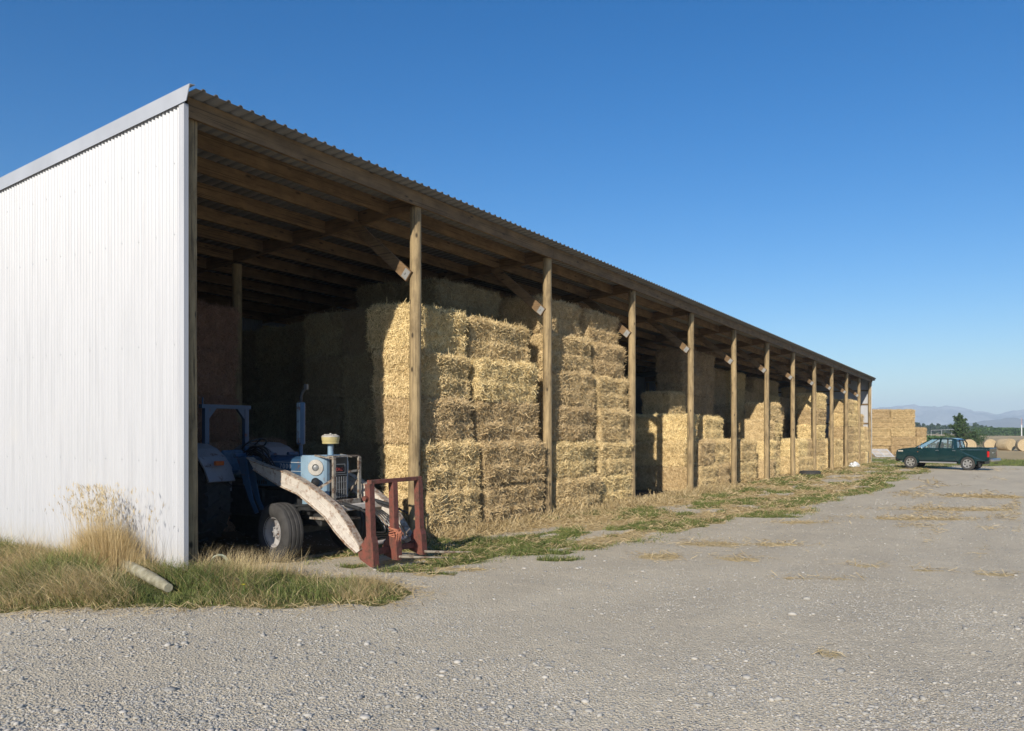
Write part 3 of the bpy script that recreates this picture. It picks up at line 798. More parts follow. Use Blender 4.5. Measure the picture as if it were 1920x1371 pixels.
# ------------------------------------------------------------------ straw bales
BL, BD, BH = 2.4, 1.1, .87
def make_bale(seed, nstraw=13000, L=BL, D=BD, H=BH, lump=.04):
    r = np.random.default_rng(seed)
    nx, ny, nz = 48, 22, 26
    verts = {}; V = []; F = []
    def vid(i, j, k):
        key = (i, j, k)
        if key not in verts: verts[key] = len(V); V.append((i / nx - .5, j / ny - .5, k / nz - .5))
        return verts[key]
    for i in range(nx):
        for j in range(ny):
            for k, fl in ((0, 1), (nz, 0)):
                q = [vid(i, j, k), vid(i + 1, j, k), vid(i + 1, j + 1, k), vid(i, j + 1, k)]; F.append(q[::-1] if fl else q)
        for k in range(nz):
            for j, fl in ((0, 0), (ny, 1)):
                q = [vid(i, j, k), vid(i + 1, j, k), vid(i + 1, j, k + 1), vid(i, j, k + 1)]; F.append(q[::-1] if fl else q)
    for j in range(ny):
        for k in range(nz):
            for i, fl in ((0, 1), (nx, 0)):
                q = [vid(i, j, k), vid(i, j + 1, k), vid(i, j + 1, k + 1), vid(i, j, k + 1)]; F.append(q[::-1] if fl else q)
    P = np.array(V) * np.array([L, D, H]); half = np.array([L, D, H]) / 2
    rr = .1; inner = np.clip(P, -(half - rr), half - rr); d = P - inner; ln = np.linalg.norm(d, axis=1, keepdims=True); ln[ln == 0] = 1
    Nn = d / ln; P = inner + Nn * rr
    ph = r.uniform(0, 6.28); s0 = r.uniform(0, 100, 3)
    disp = np.zeros(len(P))
    for q in range(len(P)):
        p = Vector(P[q] + s0); disp[q] = .05 * mnoise.noise(p * 2.1) + .03 * mnoise.noise(p * 6) + .014 * mnoise.noise(p * 17)
    zz = P[:, 2] / H + .5
    wob = np.array([.035 * mnoise.noise(Vector((P[q][0] * 1.5 + s0[0], P[q][1] * 1.5, s0[2]))) for q in range(len(P))])
    side = np.clip(1 - np.abs(Nn[:, 2]) * 1.2, 0, 1)
    q_ = zz + wob * .6; fr_ = (q_ * 2 + .02) % 1.0; amp_ = np.where(q_ < .5, .62, 1.0)
    lm = lump * amp_ * (fr_ ** 1.4 * (1 - sst(.82, 1.0, fr_))) * 2.0 - lump * .8
    lm -= .03 * np.exp(-((np.clip(zz, 0, 1) * 1.0) / .05) ** 2) + .03 * np.exp(-((1 - np.clip(zz, 0, 1)) / .04) ** 2)
    bulge = .035 * np.cos(math.pi * np.clip(np.abs(P[:, 0]) / L * 2, 0, 1)) * r.uniform(-.5, 1)
    lm = lm + bulge
    disp += side * lm
    disp -= .012
    P = P + Nn * disp[:, None]
    P[:, 2] = np.clip(P[:, 2], -H / 2 - .004, H / 2 + .012)
    F = np.array(F)
    # straws on the surface
    A = P[F[:, 0]]; Bq = P[F[:, 1]]; C = P[F[:, 2]]; Dq = P[F[:, 3]]
    fn = np.cross(C - A, Dq - Bq); ar = np.linalg.norm(fn, axis=1); fn = fn / ar[:, None]
    w = ar * np.where(fn[:, 2] < -.6, .02, 1) * np.where(fn[:, 2] > .6, .7, 1)
    idx = r.choice(len(F), nstraw, p=w / w.sum()); u = r.random((nstraw, 1)); v = r.random((nstraw, 1))
    pt = A[idx] * (1 - u) * (1 - v) + Bq[idx] * u * (1 - v) + C[idx] * u * v + Dq[idx] * (1 - u) * v; nn = fn[idx]
    rd = r.normal(0, 1, (nstraw, 3)); rd[:, 2] *= 1.4
    tan = rd - nn * np.sum(rd * nn, 1, keepdims=True); tan /= np.linalg.norm(tan, axis=1, keepdims=True)
    tilt = np.abs(r.normal(0, .32, (nstraw, 1))) ; long = r.random((nstraw, 1)) < .06; tilt = np.where(long, tilt + .4, tilt)
    dr = tan * np.cos(tilt) + nn * np.sin(tilt)
    dr[:, 2] -= .12; dr /= np.linalg.norm(dr, axis=1, keepdims=True)
    Ls = r.uniform(.06, .18, (nstraw, 1)) * np.where(long, 1.5, 1)
    wd = np.cross(dr, nn + r.normal(0, .6, (nstraw, 3))); wd /= np.linalg.norm(wd, axis=1, keepdims=True); wd *= r.uniform(.0028, .0062, (nstraw, 1))
    a0 = pt - dr * Ls * .35 + nn * .004; a1 = pt + dr * Ls * .65 + nn * .012
    SV = np.stack([a0 - wd, a0 + wd, a1 + wd * .7, a1 - wd * .7], 1).reshape(-1, 3)
    SF = np.arange(nstraw * 4).reshape(-1, 4) + len(P)
    VV = np.concatenate([P, SV]); VV[:, 2] += H / 2
    VV[:, 2] = np.where(VV[:, 2] < -.03, -.03, VV[:, 2])
    rn = np.concatenate([np.full(len(P), .5), np.repeat(r.random(nstraw), 4)])
    me = np_mesh('straw_bale', VV, np.concatenate([F, SF]), ['bale', 'straw'], rnd=rn, mi=np.concatenate([np.zeros(len(F)), np.ones(nstraw)]))
    sm = np.concatenate([np.ones(len(F), bool), np.zeros(nstraw, bool)]); me.polygons.foreach_set('use_smooth', sm)
    return me
VAR = [make_bale(100 + k, 20000, lump=.03 + .007 * (k % 4)) for k in range(6)]
FARV = [make_bale(200 + k, 8000, lump=.02) for k in range(3)]
def recolour(me, pair):
    m = me.copy(); m.materials[0] = M[pair[0]]; m.materials[1] = M[pair[1]]; return m
M['oldshadestraw'] = straw_mat('old_shaded_straw', (.5, .31, .2), (.36, .21, .13), (.18, .1, .06))  # reddish older straw, darkened further to carry the interior shade in its colour
M['greystraw'] = straw_mat('grey_straw', (.4, .32, .18), (.29, .22, .115), (.15, .11, .055))  # grey hay, with the gloom of the inner rows put into its colour
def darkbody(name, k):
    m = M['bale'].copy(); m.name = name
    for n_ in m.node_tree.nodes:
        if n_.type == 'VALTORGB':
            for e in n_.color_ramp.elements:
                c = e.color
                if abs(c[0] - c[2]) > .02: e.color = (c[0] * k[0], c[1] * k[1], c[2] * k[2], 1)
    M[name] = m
darkbody('oldshadebody', (.7, .55, .6)); darkbody('greybody', (.55, .58, .56))  # bodies darkened to match, shade of the inner stacks in the colour
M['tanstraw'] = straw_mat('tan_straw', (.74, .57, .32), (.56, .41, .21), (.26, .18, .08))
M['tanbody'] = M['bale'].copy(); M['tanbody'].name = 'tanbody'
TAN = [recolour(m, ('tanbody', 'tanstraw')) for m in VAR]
M['brownstraw'] = straw_mat('brown_straw', (.6, .44, .26), (.42, .3, .16), (.2, .14, .07))  # brown straw, with the shade of the back stacks put into its colour
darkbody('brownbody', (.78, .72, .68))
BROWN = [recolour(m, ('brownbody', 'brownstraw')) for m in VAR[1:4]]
OLDSHADE = [recolour(m, ('oldshadebody', 'oldshadestraw')) for m in VAR[:3]]
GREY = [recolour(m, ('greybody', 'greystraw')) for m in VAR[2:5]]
ORD = ['bottom', 'second', 'third', 'fourth', 'fifth', 'sixth', 'seventh']
nb = 0
def stack(x0, y0, n, desc, L=2.4, D=1.1, turn=False, jit=.04, start=0, zshift=0, H=.865, far=False, grp='straw bales stacked inside the shed', ztop_tilt=0, setback=0, skip=(), back=None, kind=None):
    """a column of n bales whose near-left corner is x0, y0"""
    global nb
    for c in range(start, n):
        if c in skip: continue
        me = random.choice(kind if kind else (FARV if far else VAR))
        o = bpy.data.objects.new('straw_bale', me); COL.objects.link(o)
        jx, jy = random.uniform(-jit, jit), random.uniform(-jit, jit) + setback * c + (back[c] if back else 0)
        fl = random.choice((0, math.pi))
        if turn: sx, sy = D / BD, L / BL; cx, cy = x0 + D / 2, y0 + L / 2; rz = math.pi / 2 + fl; o.scale = (sy, sx, H / BH)
        else: cx, cy = x0 + L / 2, y0 + D / 2; rz = fl; o.scale = (L / BL, D / BD, H / BH)
        gzb = -.11 + GX * np.clip(cx, -30, 62) + .0
        o.location = (cx + jx, cy + jy, gzb + zshift + c * (H - .004))
        o.rotation_euler = (random.uniform(-.014, .014), random.uniform(-.012, .012), rz + random.uniform(-.035, .035))
        tag(o, '%s straw bale up in %s' % (ORD[c], desc) if c else 'bottom straw bale in %s' % desc, 'straw bale', grp)
        nb += 1
# ---- bay 1: back-left stack behind the tractor
stack(.25, 3.85, 5, 'the near-wall stack behind the corner post', L=1.85, kind=OLDSHADE)
stack(2.12, 3.8, 5, 'the dark stack behind the tractor roll bar', L=1.8, kind=OLDSHADE, setback=.0)
stack(3.98, 4.0, 2, 'the low pair behind the tractor bonnet', L=1.3, kind=OLDSHADE)
# ---- block A
for r_, y in enumerate((.06, 1.3, 2.45)):
    rown = ('front row', 'second row', 'third row')[r_]
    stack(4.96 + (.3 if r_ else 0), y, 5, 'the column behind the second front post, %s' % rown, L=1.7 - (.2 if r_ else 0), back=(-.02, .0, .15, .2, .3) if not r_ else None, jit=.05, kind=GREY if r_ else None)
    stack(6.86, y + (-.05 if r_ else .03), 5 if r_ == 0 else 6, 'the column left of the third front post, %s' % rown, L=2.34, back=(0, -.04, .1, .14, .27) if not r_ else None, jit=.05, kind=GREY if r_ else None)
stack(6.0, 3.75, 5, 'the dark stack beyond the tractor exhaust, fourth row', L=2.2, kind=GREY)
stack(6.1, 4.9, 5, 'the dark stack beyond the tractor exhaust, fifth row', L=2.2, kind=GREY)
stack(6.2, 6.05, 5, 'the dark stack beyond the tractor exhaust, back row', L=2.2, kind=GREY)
# ---- block B
for r_, y in enumerate((.06, 1.45, 2.6)):
    rown = ('front row', 'second row', 'third row')[r_]
    stack(9.78, y, 6, 'the tall column right of the third front post, %s' % rown, L=2.2, back=(-.03, 0, .05, .1, .2, .42) if not r_ else None, jit=.045)
    stack(12.2, y + .02, 6, 'the tall column left of the fourth front post, %s' % rown, L=1.9, back=(0, .02, .06, .12, .2, .42) if not r_ else None, jit=.045)
# ---- beyond the fourth post
for r_, y in enumerate((.35, 2.8)):
    stack(19.1, y, 3, 'the three high stack left of the fifth front post, %s' % ('front' if not r_ else 'rear'), L=2.35, D=1.1, turn=True)
stack(20.3, .3, 2, 'the low front stack right of the fifth front post', L=1.75)
stack(22.1, .28, 2, 'the low front stack between the fifth and sixth front posts', L=1.75)
stack(21.75, .5, 3, 'the low stack against the sixth front post', L=1.9, D=.95, start=2, zshift=0)
stack(20.4, 1.45, 4, 'the four high stack behind the fifth front post', L=1.6)
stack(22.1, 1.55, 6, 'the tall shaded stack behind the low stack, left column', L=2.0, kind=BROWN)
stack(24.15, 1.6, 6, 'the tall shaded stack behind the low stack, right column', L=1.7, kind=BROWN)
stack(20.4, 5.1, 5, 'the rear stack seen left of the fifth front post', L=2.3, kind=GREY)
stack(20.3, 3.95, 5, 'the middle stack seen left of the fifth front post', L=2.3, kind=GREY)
# ---- bays further along
stack(26.0, .5, 2, 'the shaded low stack right of the sixth front post', L=2.3)
stack(29.4, .35, 3, 'the sunlit stack right of the seventh front post', L=1.2, D=1.2)
stack(30.7, .65, 4, 'the four high stack left of the eighth front post', L=2.1)
stack(34.6, .2, 2, 'the low stack right of the eighth front post, left column', L=2.0)
stack(36.7, .2, 2, 'the low stack right of the eighth front post, right column', L=2.0)
stack(35.1, 1.35, 4, 'the four high stack behind the eighth front post', L=1.1)
stack(39.9, .35, 5, 'the tall stack right of the ninth front post', L=2.2)
stack(44.4, .25, 2, 'the low stack right of the tenth front post', L=2.3)
stack(44.6, 1.4, 4, 'the four high stack behind the tenth front post', L=2.2)
stack(48.3, .2, 5, 'the tall sunlit stack right of the eleventh front post', L=2.3)
stack(50.7, .2, 5, 'the tall sunlit stack behind the twelfth front post', L=2.2)
stack(53.0, .2, 4, 'the four high stack left of the last post', L=1.8)
stack(54.9, .2, 3, 'the three high stack beside the last post', L=1.4)
cnt = ['first', 'second', 'third', 'fourth', 'fifth', 'sixth', 'seventh', 'eighth', 'ninth', 'tenth', 'eleventh', 'twelfth', 'thirteenth']
for k in range(12):
    hh = [5, 5, 6, 6, 5, 6, 6, 5, 5, 6, 6, 5][k]
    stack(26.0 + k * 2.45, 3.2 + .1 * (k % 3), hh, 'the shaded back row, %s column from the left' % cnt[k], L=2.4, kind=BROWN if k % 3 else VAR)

# outdoor square stack beyond the shed
sx, sy = at_depth(1711, 78)
GO = 'straw bales in the outdoor stack beyond the shed'
ux, uy = R(0), 0
dirx, diry = -SA, CA       # image-left direction
for c in range(5):
    for k in range(4):
        if c >= 3 and k == 0 and False: continue
        L = 2.4; cx = sx + dirx * (k * 2.45 + 1.2 - (.0 if c < 3 else 0)); cy = sy + diry * (k * 2.45 + 1.2)
        o = bpy.data.objects.new('straw_bale', random.choice(TAN)); COL.objects.link(o)
        o.location = (cx + random.uniform(-.12, .12), cy + random.uniform(-.12, .12), -.11 + GX * 62 + .04 + c * .88)
        o.rotation_euler = (0, 0, math.atan2(diry, dirx) + random.uniform(-.02, .02)); o.scale = (1, 1.1, 1.01)
        tag(o, 'outdoor stack straw bale beyond the shed, %s course, %s from right end' % (ORD[c], cnt[k]), 'straw bale', GO)
for c in range(3):
    o = bpy.data.objects.new('straw_bale', random.choice(TAN)); COL.objects.link(o)
    ex, ey = at_depth(1718, 78.6)
    o.location = (ex, ey, -.11 + GX * 62 + .04 + c * .88); o.rotation_euler = (0, 0, math.atan2(diry, dirx) + math.pi / 2); o.scale = (.9, .85, 1.01)
    tag(o, 'end-on straw bale at the right edge of the outdoor stack, %s course' % ORD[c], 'straw bale', GO)

# round bales
def make_round(r=.75, L=1.25, seed=1):
    rr = np.random.default_rng(seed); n = 40; K = 12; vs = []; fs = []
    prof = [(0.02, -L / 2)] + [(r * t, -L / 2 - .02 * math.sin(t * 9)) for t in (.25, .5, .75, .93)] + [(r, -L / 2 + .07)] + [(r, -L / 2 + L * t) for t in (.3, .5, .7)] + [(r, L / 2 - .07)] + [(r * t, L / 2 + .02 * math.sin(t * 9)) for t in (.93, .75, .5, .25)] + [(.02, L / 2)]
    for a_, h in prof:
        for k in range(n):
            t = 2 * math.pi * k / n; q = a_ * (1 + .035 * mnoise.noise(Vector((math.cos(t) * 2 + seed, math.sin(t) * 2, h * 2))))
            z = q * math.sin(t); 
            if z < -r * .9: z = -r * .9 + (z + r * .9) * .3
            vs.append((q * math.cos(t), h, z + r * .93))
    for i in range(len(prof) - 1):
        for k in range(n): fs.append((i * n + k, i * n + (k + 1) % n, (i + 1) * n + (k + 1) % n, (i + 1) * n + k))
    fs += [tuple(range(n)), tuple((len(prof) - 1) * n + k for k in range(n))[::-1]]
    b = B(); b.add(vs, fs); o = b.build('round_bale', 'roundbale', smooth=True)
    return o
def roundmat():
    m, nt, b = mat('round_bale_straw')
    tc = nt.nodes.new('ShaderNodeTexCoord'); sep = nt.nodes.new('ShaderNodeSeparateXYZ'); nt.links.new(tc.outputs['Object'], sep.inputs[0])
    z = math_(nt, 'SUBTRACT', sep.outputs[2], .7)
    rad = math_(nt, 'SQRT', math_(nt, 'ADD', math_(nt, 'MULTIPLY', z, z), math_(nt, 'MULTIPLY', sep.outputs[0], sep.outputs[0])))
    f = noise(nt, tc.outputs['Object'], 14, 6, .7)
    s = math_(nt, 'SINE', math_(nt, 'ADD', math_(nt, 'MULTIPLY', rad, 38), math_(nt, 'MULTIPLY', f, 7)))
    c = mix(nt, .5, ramp(nt, s, [(.0, (.33, .24, .12)), (1, (.58, .45, .25))]), ramp(nt, f, [(.3, (.28, .2, .1)), (.7, (.6, .46, .26))]))
    oi = nt.nodes.new('ShaderNodeObjectInfo'); hs = nt.nodes.new('ShaderNodeHueSaturation'); nt.links.new(c, hs.inputs['Color'])
    hs.inputs['Value'].default_value = 1
    hs.inputs['Saturation'].default_value = .9
    nt.links.new(hs.outputs[0], b.inputs['Base Color']); b.inputs['Roughness'].default_value = .85; bump(nt, b, f, .8, .05)
    return m
M['roundbale'] = roundmat()
GR = 'round straw bales lying in the field behind the truck'
rb = make_round()
for i, (px, t, lab, sc, yaw) in enumerate([(1817, 88, 'bright golden round bale with spiral end, just behind the truck bed', 1.0, 0), (1776, 90, 'round bale showing only its top over the truck cab roof', .95, .1),
        (1856, 98, 'small greyish round bale between the golden one and the wide one', .95, .1), (1886, 96, 'wide greyish round bale showing its long side, in the row right of the truck', 1.0, .75), (1919, 93, 'round bale cut off by the right edge of the photo', 1.0, .2)]):
    o = rb if i == 0 else rb.copy()
    if i: COL.objects.link(o)
    x, y = at_depth(px, t); o.location = (x, y, g1(x, y) - .03 if abs(x) < 90 else -.11 + GX * 62); o.scale = (sc, sc * (1.3 if i == 3 else 1), sc)
    a = math.atan2(y - CAM.y, x - CAM.x); o.rotation_euler = (0, 0, a - R(90) + yaw); tag(o, lab, 'round bale', GR)
# wrapped bale behind the truck
wb = rb.copy(); wb.data = rb.data.copy(); wb.data.materials[0] = M['wrap']; COL.objects.link(wb); wb.name = 'wrapped_bale'
x, y = at_depth(1743, 66); wb.location = (x, y, g1(x, y)); wb.rotation_euler = (0, 0, .2); wb.scale = (1, 1, .95)
del wb['label']; tag(wb, 'pale green plastic wrapped bale half hidden behind the truck bonnet', 'wrapped bale'); wb['group'] = 'wrapped bales'
del wb['group']

# ------------------------------------------------------------------ text helper
def text_mesh(name, s, size, mtx, m, parent, depth=.002, shear=0, spacing=1.0):
    cu = bpy.data.curves.new('lettering', 'FONT'); cu.body = s; cu.size = size; cu.extrude = depth; cu.shear = shear; cu.space_character = spacing
    to = bpy.data.objects.new('lettering', cu); COL.objects.link(to)
    dg = bpy.context.evaluated_depsgraph_get(); me = bpy.data.meshes.new_from_object(to.evaluated_get(dg))
    COL.objects.unlink(to); bpy.data.objects.remove(to); me.name = name
    me.transform(mtx); me.materials.clear(); me.materials.append(M[m])
    o = bpy.data.objects.new(name, me); COL.objects.link(o); o.parent = parent
    return o

# ------------------------------------------------------------------ tractor
TX, TY, TR = 2.43, .17, R(0)
TZ = -.105
tr = empty('tractor', (TX, TY, TZ), TR, 'old blue tractor with a rusty cream front loader, parked half in the shed', 'tractor')
# engine, transmission and axles
b = B(); b.box((0, .35, .72), (.36, 1.35, .42), bev=.03); b.box((0, 1.5, .72), (.4, 1.1, .46), bev=.04); b.box((0, 2.2, .82), (.5, .6, .5), bev=.05)
b.cyl((-.7, 2.3, .8), (.7, 2.3, .8), .11, n=12)
for q in range(6): b.cyl((-.2, -.1 + q * .16, .62), (-.26, -.1 + q * .16, .62), .035, n=8)
b.cyl((-.19, .7, .75), (-.27, .7, .75), .07, n=12); b.box((-.24, .15, .9), (.1, .5, .06))
b.build('engine', 'darkmetal', tr)
b = B(); b.beam((-.52, 0, .42), (.52, 0, .42), .1, .12, bev=.015); b.box((0, -.05, .52), (.3, .4, .14), bev=.02)
b.cyl((-.52, 0, .34), (-.52, 0, .56), .035, n=10); b.cyl((.52, 0, .34), (.52, 0, .56), .035, n=10); b.cyl((-.5, .12, .42), (.5, .12, .42), .015, n=8)
b.build('front_axle', 'darkmetal', tr)
# bonnet
b = B(); prof = [(-.33, .98), (-.3355, 1.35), (-.3, 1.385), (-.2, 1.415), (.2, 1.415), (.3, 1.385), (.335, 1.32), (.33, .98)]
b.prism(prof, -.22, 1.3, 'Y'); bon = b.build('bonnet', 'blue', tr)
b = B(); b.box((-.3375, .5, 1.335), (.003, 1.4, .007), rot=None); b.box((-.3375, .5, 1.21), (.003, 1.4, .007)); b.build('stripe', 'letter', bon)
b = B()
for q in range(7): b.box((-.336, .75 + q * .05, 1.03), (.004, .025, .05))
b.build('bonnet_louvres', 'black', bon)
mt = Matrix(((0, 0, -1, -.3375), (-1, 0, 0, .86), (0, 1, 0, 1.245), (0, 0, 0, 1)))
text_mesh('bonnet_lettering', 'FORD. 7000', .098, mt, 'letter', bon, spacing=1.38)
# nose with rounded front corners
b = B(); prof = [(-.41, -.1), (-.41, -.2), (-.4, -.24), (-.27, -.43), (-.235, -.46), (.2, -.46), (.24, -.43), (.36, -.24), (.37, -.2), (.37, -.1)]
b.prism(prof, .84, 1.425, 'Z'); b.prism([(p[0] * .94, p[1] * .96) for p in prof], 1.425, 1.44, 'Z')
b.prism([(p[0] * .93, p[1]) for p in prof], .76, .84, 'Z')
nose = b.build('nose', 'bluelight', tr)
b = B(); b.box((.0, -.465, 1.11), (.36, .02, .6), bev=.008); gr = b.build('grille', 'black', tr)
b = B()
for r_ in (0, 2, 4, 6): b.box((.0, -.479, .85 + r_ * .052), (.32, .006, .007))
for c in range(7): b.box((-.15 + c * .05, -.48, .985), (.012, .008, .3))
b.build('grille_bars', 'galv', gr)
b = B(); b.box((.0, -.478, 1.31), (.25, .006, .012)); b.box((.0, -.478, 1.19), (.25, .006, .01)); b.box((-.125, -.478, 1.25), (.012, .006, .12)); b.box((.125, -.478, 1.25), (.012, .006, .12)); b.build('badge_frame', 'galv', gr)
mt = Matrix(((1, 0, 0, -.1), (0, 0, -1, -.477), (0, 1, 0, 1.215), (0, 0, 0, 1)))
text_mesh('badge_lettering', 'FORD', .07, mt, 'redletter', gr, spacing=1.05)
# round lamp surround on the near corner, one each side
for sx_ in (-1, 1):
    rot = Matrix.Rotation(R(sx_ * 52), 3, 'Z')
    c = (-.335, -.335, 1.272) if sx_ < 0 else (.3, -.335, 1.26)
    b = B(); b.lathe([(.0, -.004), (.046, -.004), (.05, -.03), (.108, -.022), (.114, -.01), (.114, .02)], c, 'Y', 32, rot=rot)
    h = b.build('headlight', 'dirtywhite', tr, smooth=True)
    b = B(); b.lathe([(.0, -.026), (.028, -.024), (.042, -.016), (.046, -.006)], c, 'Y', 20, rot=rot); b.build('lamp_lens', 'lens', h, smooth=True)
b = B(); b.lathe([(0, -.09), (.045, -.085), (.062, -.06), (.062, -.03), (.04, 0), (0, .01)], (-.37, -.36, 1.075), 'Y', 20, rot=Matrix.Rotation(R(-40), 3, 'Z'))
b.cyl((-.37, -.36, 1.05), (-.33, -.3, .98), .015, n=8); b.build('work_lamp', 'black', tr, smooth=True)
# guard frame in front of the nose
b = B()
for x in (-.31, .22):
    b.beam((x, -.68, .72), (x, -.68, 1.42), .05, .035)
    b.beam((x, -.68, 1.40), (x, -.3, 1.44), .04, .02)
b.box((-.045, -.68, .76), (.58, .05, .14), bev=.01); b.box((-.045, -.62, 1.43), (.56, .12, .018)); b.beam((-.0, -.68, 1.21), (.22, -.68, 1.225), .02, .028)
b.beam((-.31, -.68, 1.12), (-.47, -.42, .95), .02, .035); b.beam((.22, -.68, 1.1), (.3, -.4, .9), .02, .035)
b.box((.015, -.55, .7), (.62, .26, .03)); b.box((-.1, -.5, .56), (.75, .3, .03), rot=Matrix.Rotation(R(4), 3, 'Y'))
b.build('front_guard', 'guard', tr)
# exhaust and pre-cleaner
b = B(); b.cyl((.02, .36, 1.38), (.02, .36, 1.6), .03, n=14); b.lathe([(.0, 1.58), (.06, 1.585), (.066, 1.61), (.066, 2.17), (.06, 2.2), (0, 2.2)], (.02, .36, 0), 'Z', 20)
ex = b.build('exhaust', 'blue', tr, smooth=True)
b = B(); b.tube([(.02, .36, 2.18), (.02, .36, 2.28), (.03, .35, 2.34), (.06, .32, 2.4)], .026, 12); b.box((.075, .305, 2.43), (.07, .004, .08), rot=Matrix.Rotation(R(-40), 3, 'Z')); b.build('rain_flap', 'darkmetal', ex, smooth=True)
b = B(); b.box((-.052, .34, 1.9), (.008, .07, .58)); b.build('heat_shield', 'bluelight', ex)
b = B(); b.cyl((.0, -.3, 1.43), (0, -.3, 1.62), .043, n=16); pc = b.build('intake_pipe', 'bluelight', tr, smooth=True)
b = B(); b.lathe([(.05, 1.60), (.115, 1.605), (.12, 1.615), (.133, 1.66), (.135, 1.69), (.13, 1.695)], (0, -.3, 0), 'Z', 28); b.lathe([(.12, 1.598), (.126, 1.604), (.126, 1.618), (.118, 1.62)], (0, -.3, 0), 'Z', 28)
pb = b.build('precleaner_bowl', 'yellow', pc, smooth=True)
b = B(); b.lathe([(.0, 1.73), (.06, 1.728), (.122, 1.718), (.136, 1.706), (.136, 1.694), (.12, 1.69)], (0, -.3, 0), 'Z', 28); b.cyl((0, -.3, 1.725), (0, -.3, 1.75), .014, n=8)
for k in range(10): b.box((.085 * math.cos(k * .63), -.3 + .085 * math.sin(k * .63), 1.73), (.02, .02, .012))
b.build('precleaner_lid', 'dirtywhite', pc, smooth=True)

def wheel(parent, c, r, w, rimr, name, steer=0, lug=False, rubber='rubberdust', hubout=-1):
    root = None
    rot = Matrix.Rotation(steer, 3, 'Z'); b = B()
    prof = []
    hw = w / 2
    # cross-section of tyre from outer bead to inner bead (radius, x)
    sec = [(rimr, -hw * .78), (rimr + .02, -hw * .86), (rimr + (r - rimr) * .35, -hw * 1.0), (rimr + (r - rimr) * .7, -hw * .97), (r - .025, -hw * .82)]
    if not lug:
        tread = []
        for t in np.linspace(-.74, .74, 19):
            g = .0
            for gc in (-.42, 0, .42):
                if abs(t - gc) < .06: g = .016
            tread.append((r - .012 * t * t * 1.5 - g, hw * t))
        sec = sec + tread
    else: sec = sec + [(r - .035, hw * t) for t in (-.6, -.3, 0, .3, .6)]
    sec += [(r - .025, hw * .82), (rimr + (r - rimr) * .7, hw * .97), (rimr + (r - rimr) * .35, hw), (rimr + .02, hw * .86), (rimr, hw * .78)]
    b.lathe(sec, c, 'X', 48, rot=rot)
    if lug:
        nl = 22
        for k in range(nl):
            for sd in (-1, 1):
                a = 2 * math.pi * (k + (0 if sd < 0 else .5)) / nl
                pts = []
                for t in (0, .33, .66, 1):
                    aa = a + t * .16; xx = sd * (hw * .02 + hw * .95 * t); rr = r - .02 - .035 * t * t
                    pts.append(Vector((xx, rr * math.cos(aa), rr * math.sin(aa))))
                for i in range(3):
                    p, q = pts[i], pts[i + 1]; up = Vector((0, (p.y + q.y), (p.z + q.z)))
                    b.beam(rot @ p + Vector(c), rot @ q + Vector(c), .045, .05, up=rot @ up)
    t = b.build(name, rubber, parent, smooth=True)
    for sd in (-1, 1):
        b = B()
        b.lathe([(rimr + .012, sd * hw * .86), (rimr + .006, sd * hw * .74), (rimr * .93, sd * hw * .7), (rimr * .88, sd * hw * .3), (rimr * .6, sd * hw * .14), (rimr * .42, sd * hw * .3), (rimr * .4, sd * hw * .42), (0, sd * hw * .42)], c, 'X', 36, rot=rot)
        b.lathe([(rimr * .22, sd * hw * .42), (rimr * .22, sd * hw * .55), (rimr * .12, sd * hw * .62), (0, sd * hw * .64)], c, 'X', 18, rot=rot)
        for k in range(6):
            a = k * math.pi / 3; p = Vector((sd * hw * .42, rimr * .32 * math.cos(a), rimr * .32 * math.sin(a))); q = p + Vector((sd * .025, 0, 0))
            b.cyl(rot @ p + Vector(c), rot @ q + Vector(c), .012, n=6)
        b.build('rim', 'rim', t, smooth=True)
    return t
for sx_ in (-1, 1):
    wheel(tr, (sx_ * .71, 0, .425), .425, .32, .22, 'front_wheel', steer=R(-10))
for sx_ in (-1, 1):
    wheel(tr, (sx_ * .76, 2.1, .82), .82, .5, .36, 'rear_wheel', lug=True, rubber='rubber')
# rear mudguards
for sx_ in (-1, 1):
    b = B(); pr = []
    for k in range(9):
        a = R(20 + k * 15); pr.append((2.1 - .92 * math.cos(a), .82 + .88 * math.sin(a)))
    pr2 = [(2.1 - (2.1 - p[0]) * .965, .8 + (p[1] - .8) * .965) for p in pr]
    b.prism(pr + pr2[::-1], sx_ * .52, sx_ * 1.0, 'X')
    b.prism([(1.35, .95)] + pr[1:8] + [(2.5, .95)], sx_ * .5, sx_ * .515, 'X')
    fd = b.build('mudguard', 'fender', tr)
    b = B(); b.box((sx_ * .8, 1.27, 1.4), (.16, .06, .07), bev=.01); b.build('indicator', 'orange', fd)
# roll bar
b = B()
for x in (-.4, .4):
    b.beam((x, 2.13, .95), (x, 2.13, 2.14), .08, .08)
    s = 1 if x < 0 else -1
    b.prism([(x, 2.14), (x + s * .2, 2.14), (x, 1.92)], 2.1, 2.16, 'Y')
b.beam((-.5, 2.13, 2.16), (.48, 2.13, 2.16), .09, .06); b.cyl((-.46, 2.13, 2.14), (-.46, 2.13, 2.3), .012, n=6)
b.build('roll_bar', 'blue', tr)
b = B(); b.box((0, 1.75, 1.12), (.46, .4, .1), bev=.04); b.box((0, 1.98, 1.3), (.46, .1, .36), bev=.04); b.build('driver_seat', 'seat', tr)
b = B(); b.box((0, 1.15, 1.3), (.4, .16, .3), bev=.03); b.cyl((0, 1.2, 1.4), (0, 1.4, 1.55), .02, n=8); b.build('dashboard', 'blue', tr)
b = B(); ring = [(0 + .2 * math.cos(k * math.pi / 12), 1.42 + .2 * math.sin(k * math.pi / 12) * .8, 1.56 - .2 * math.sin(k * math.pi / 12) * .5) for k in range(25)]
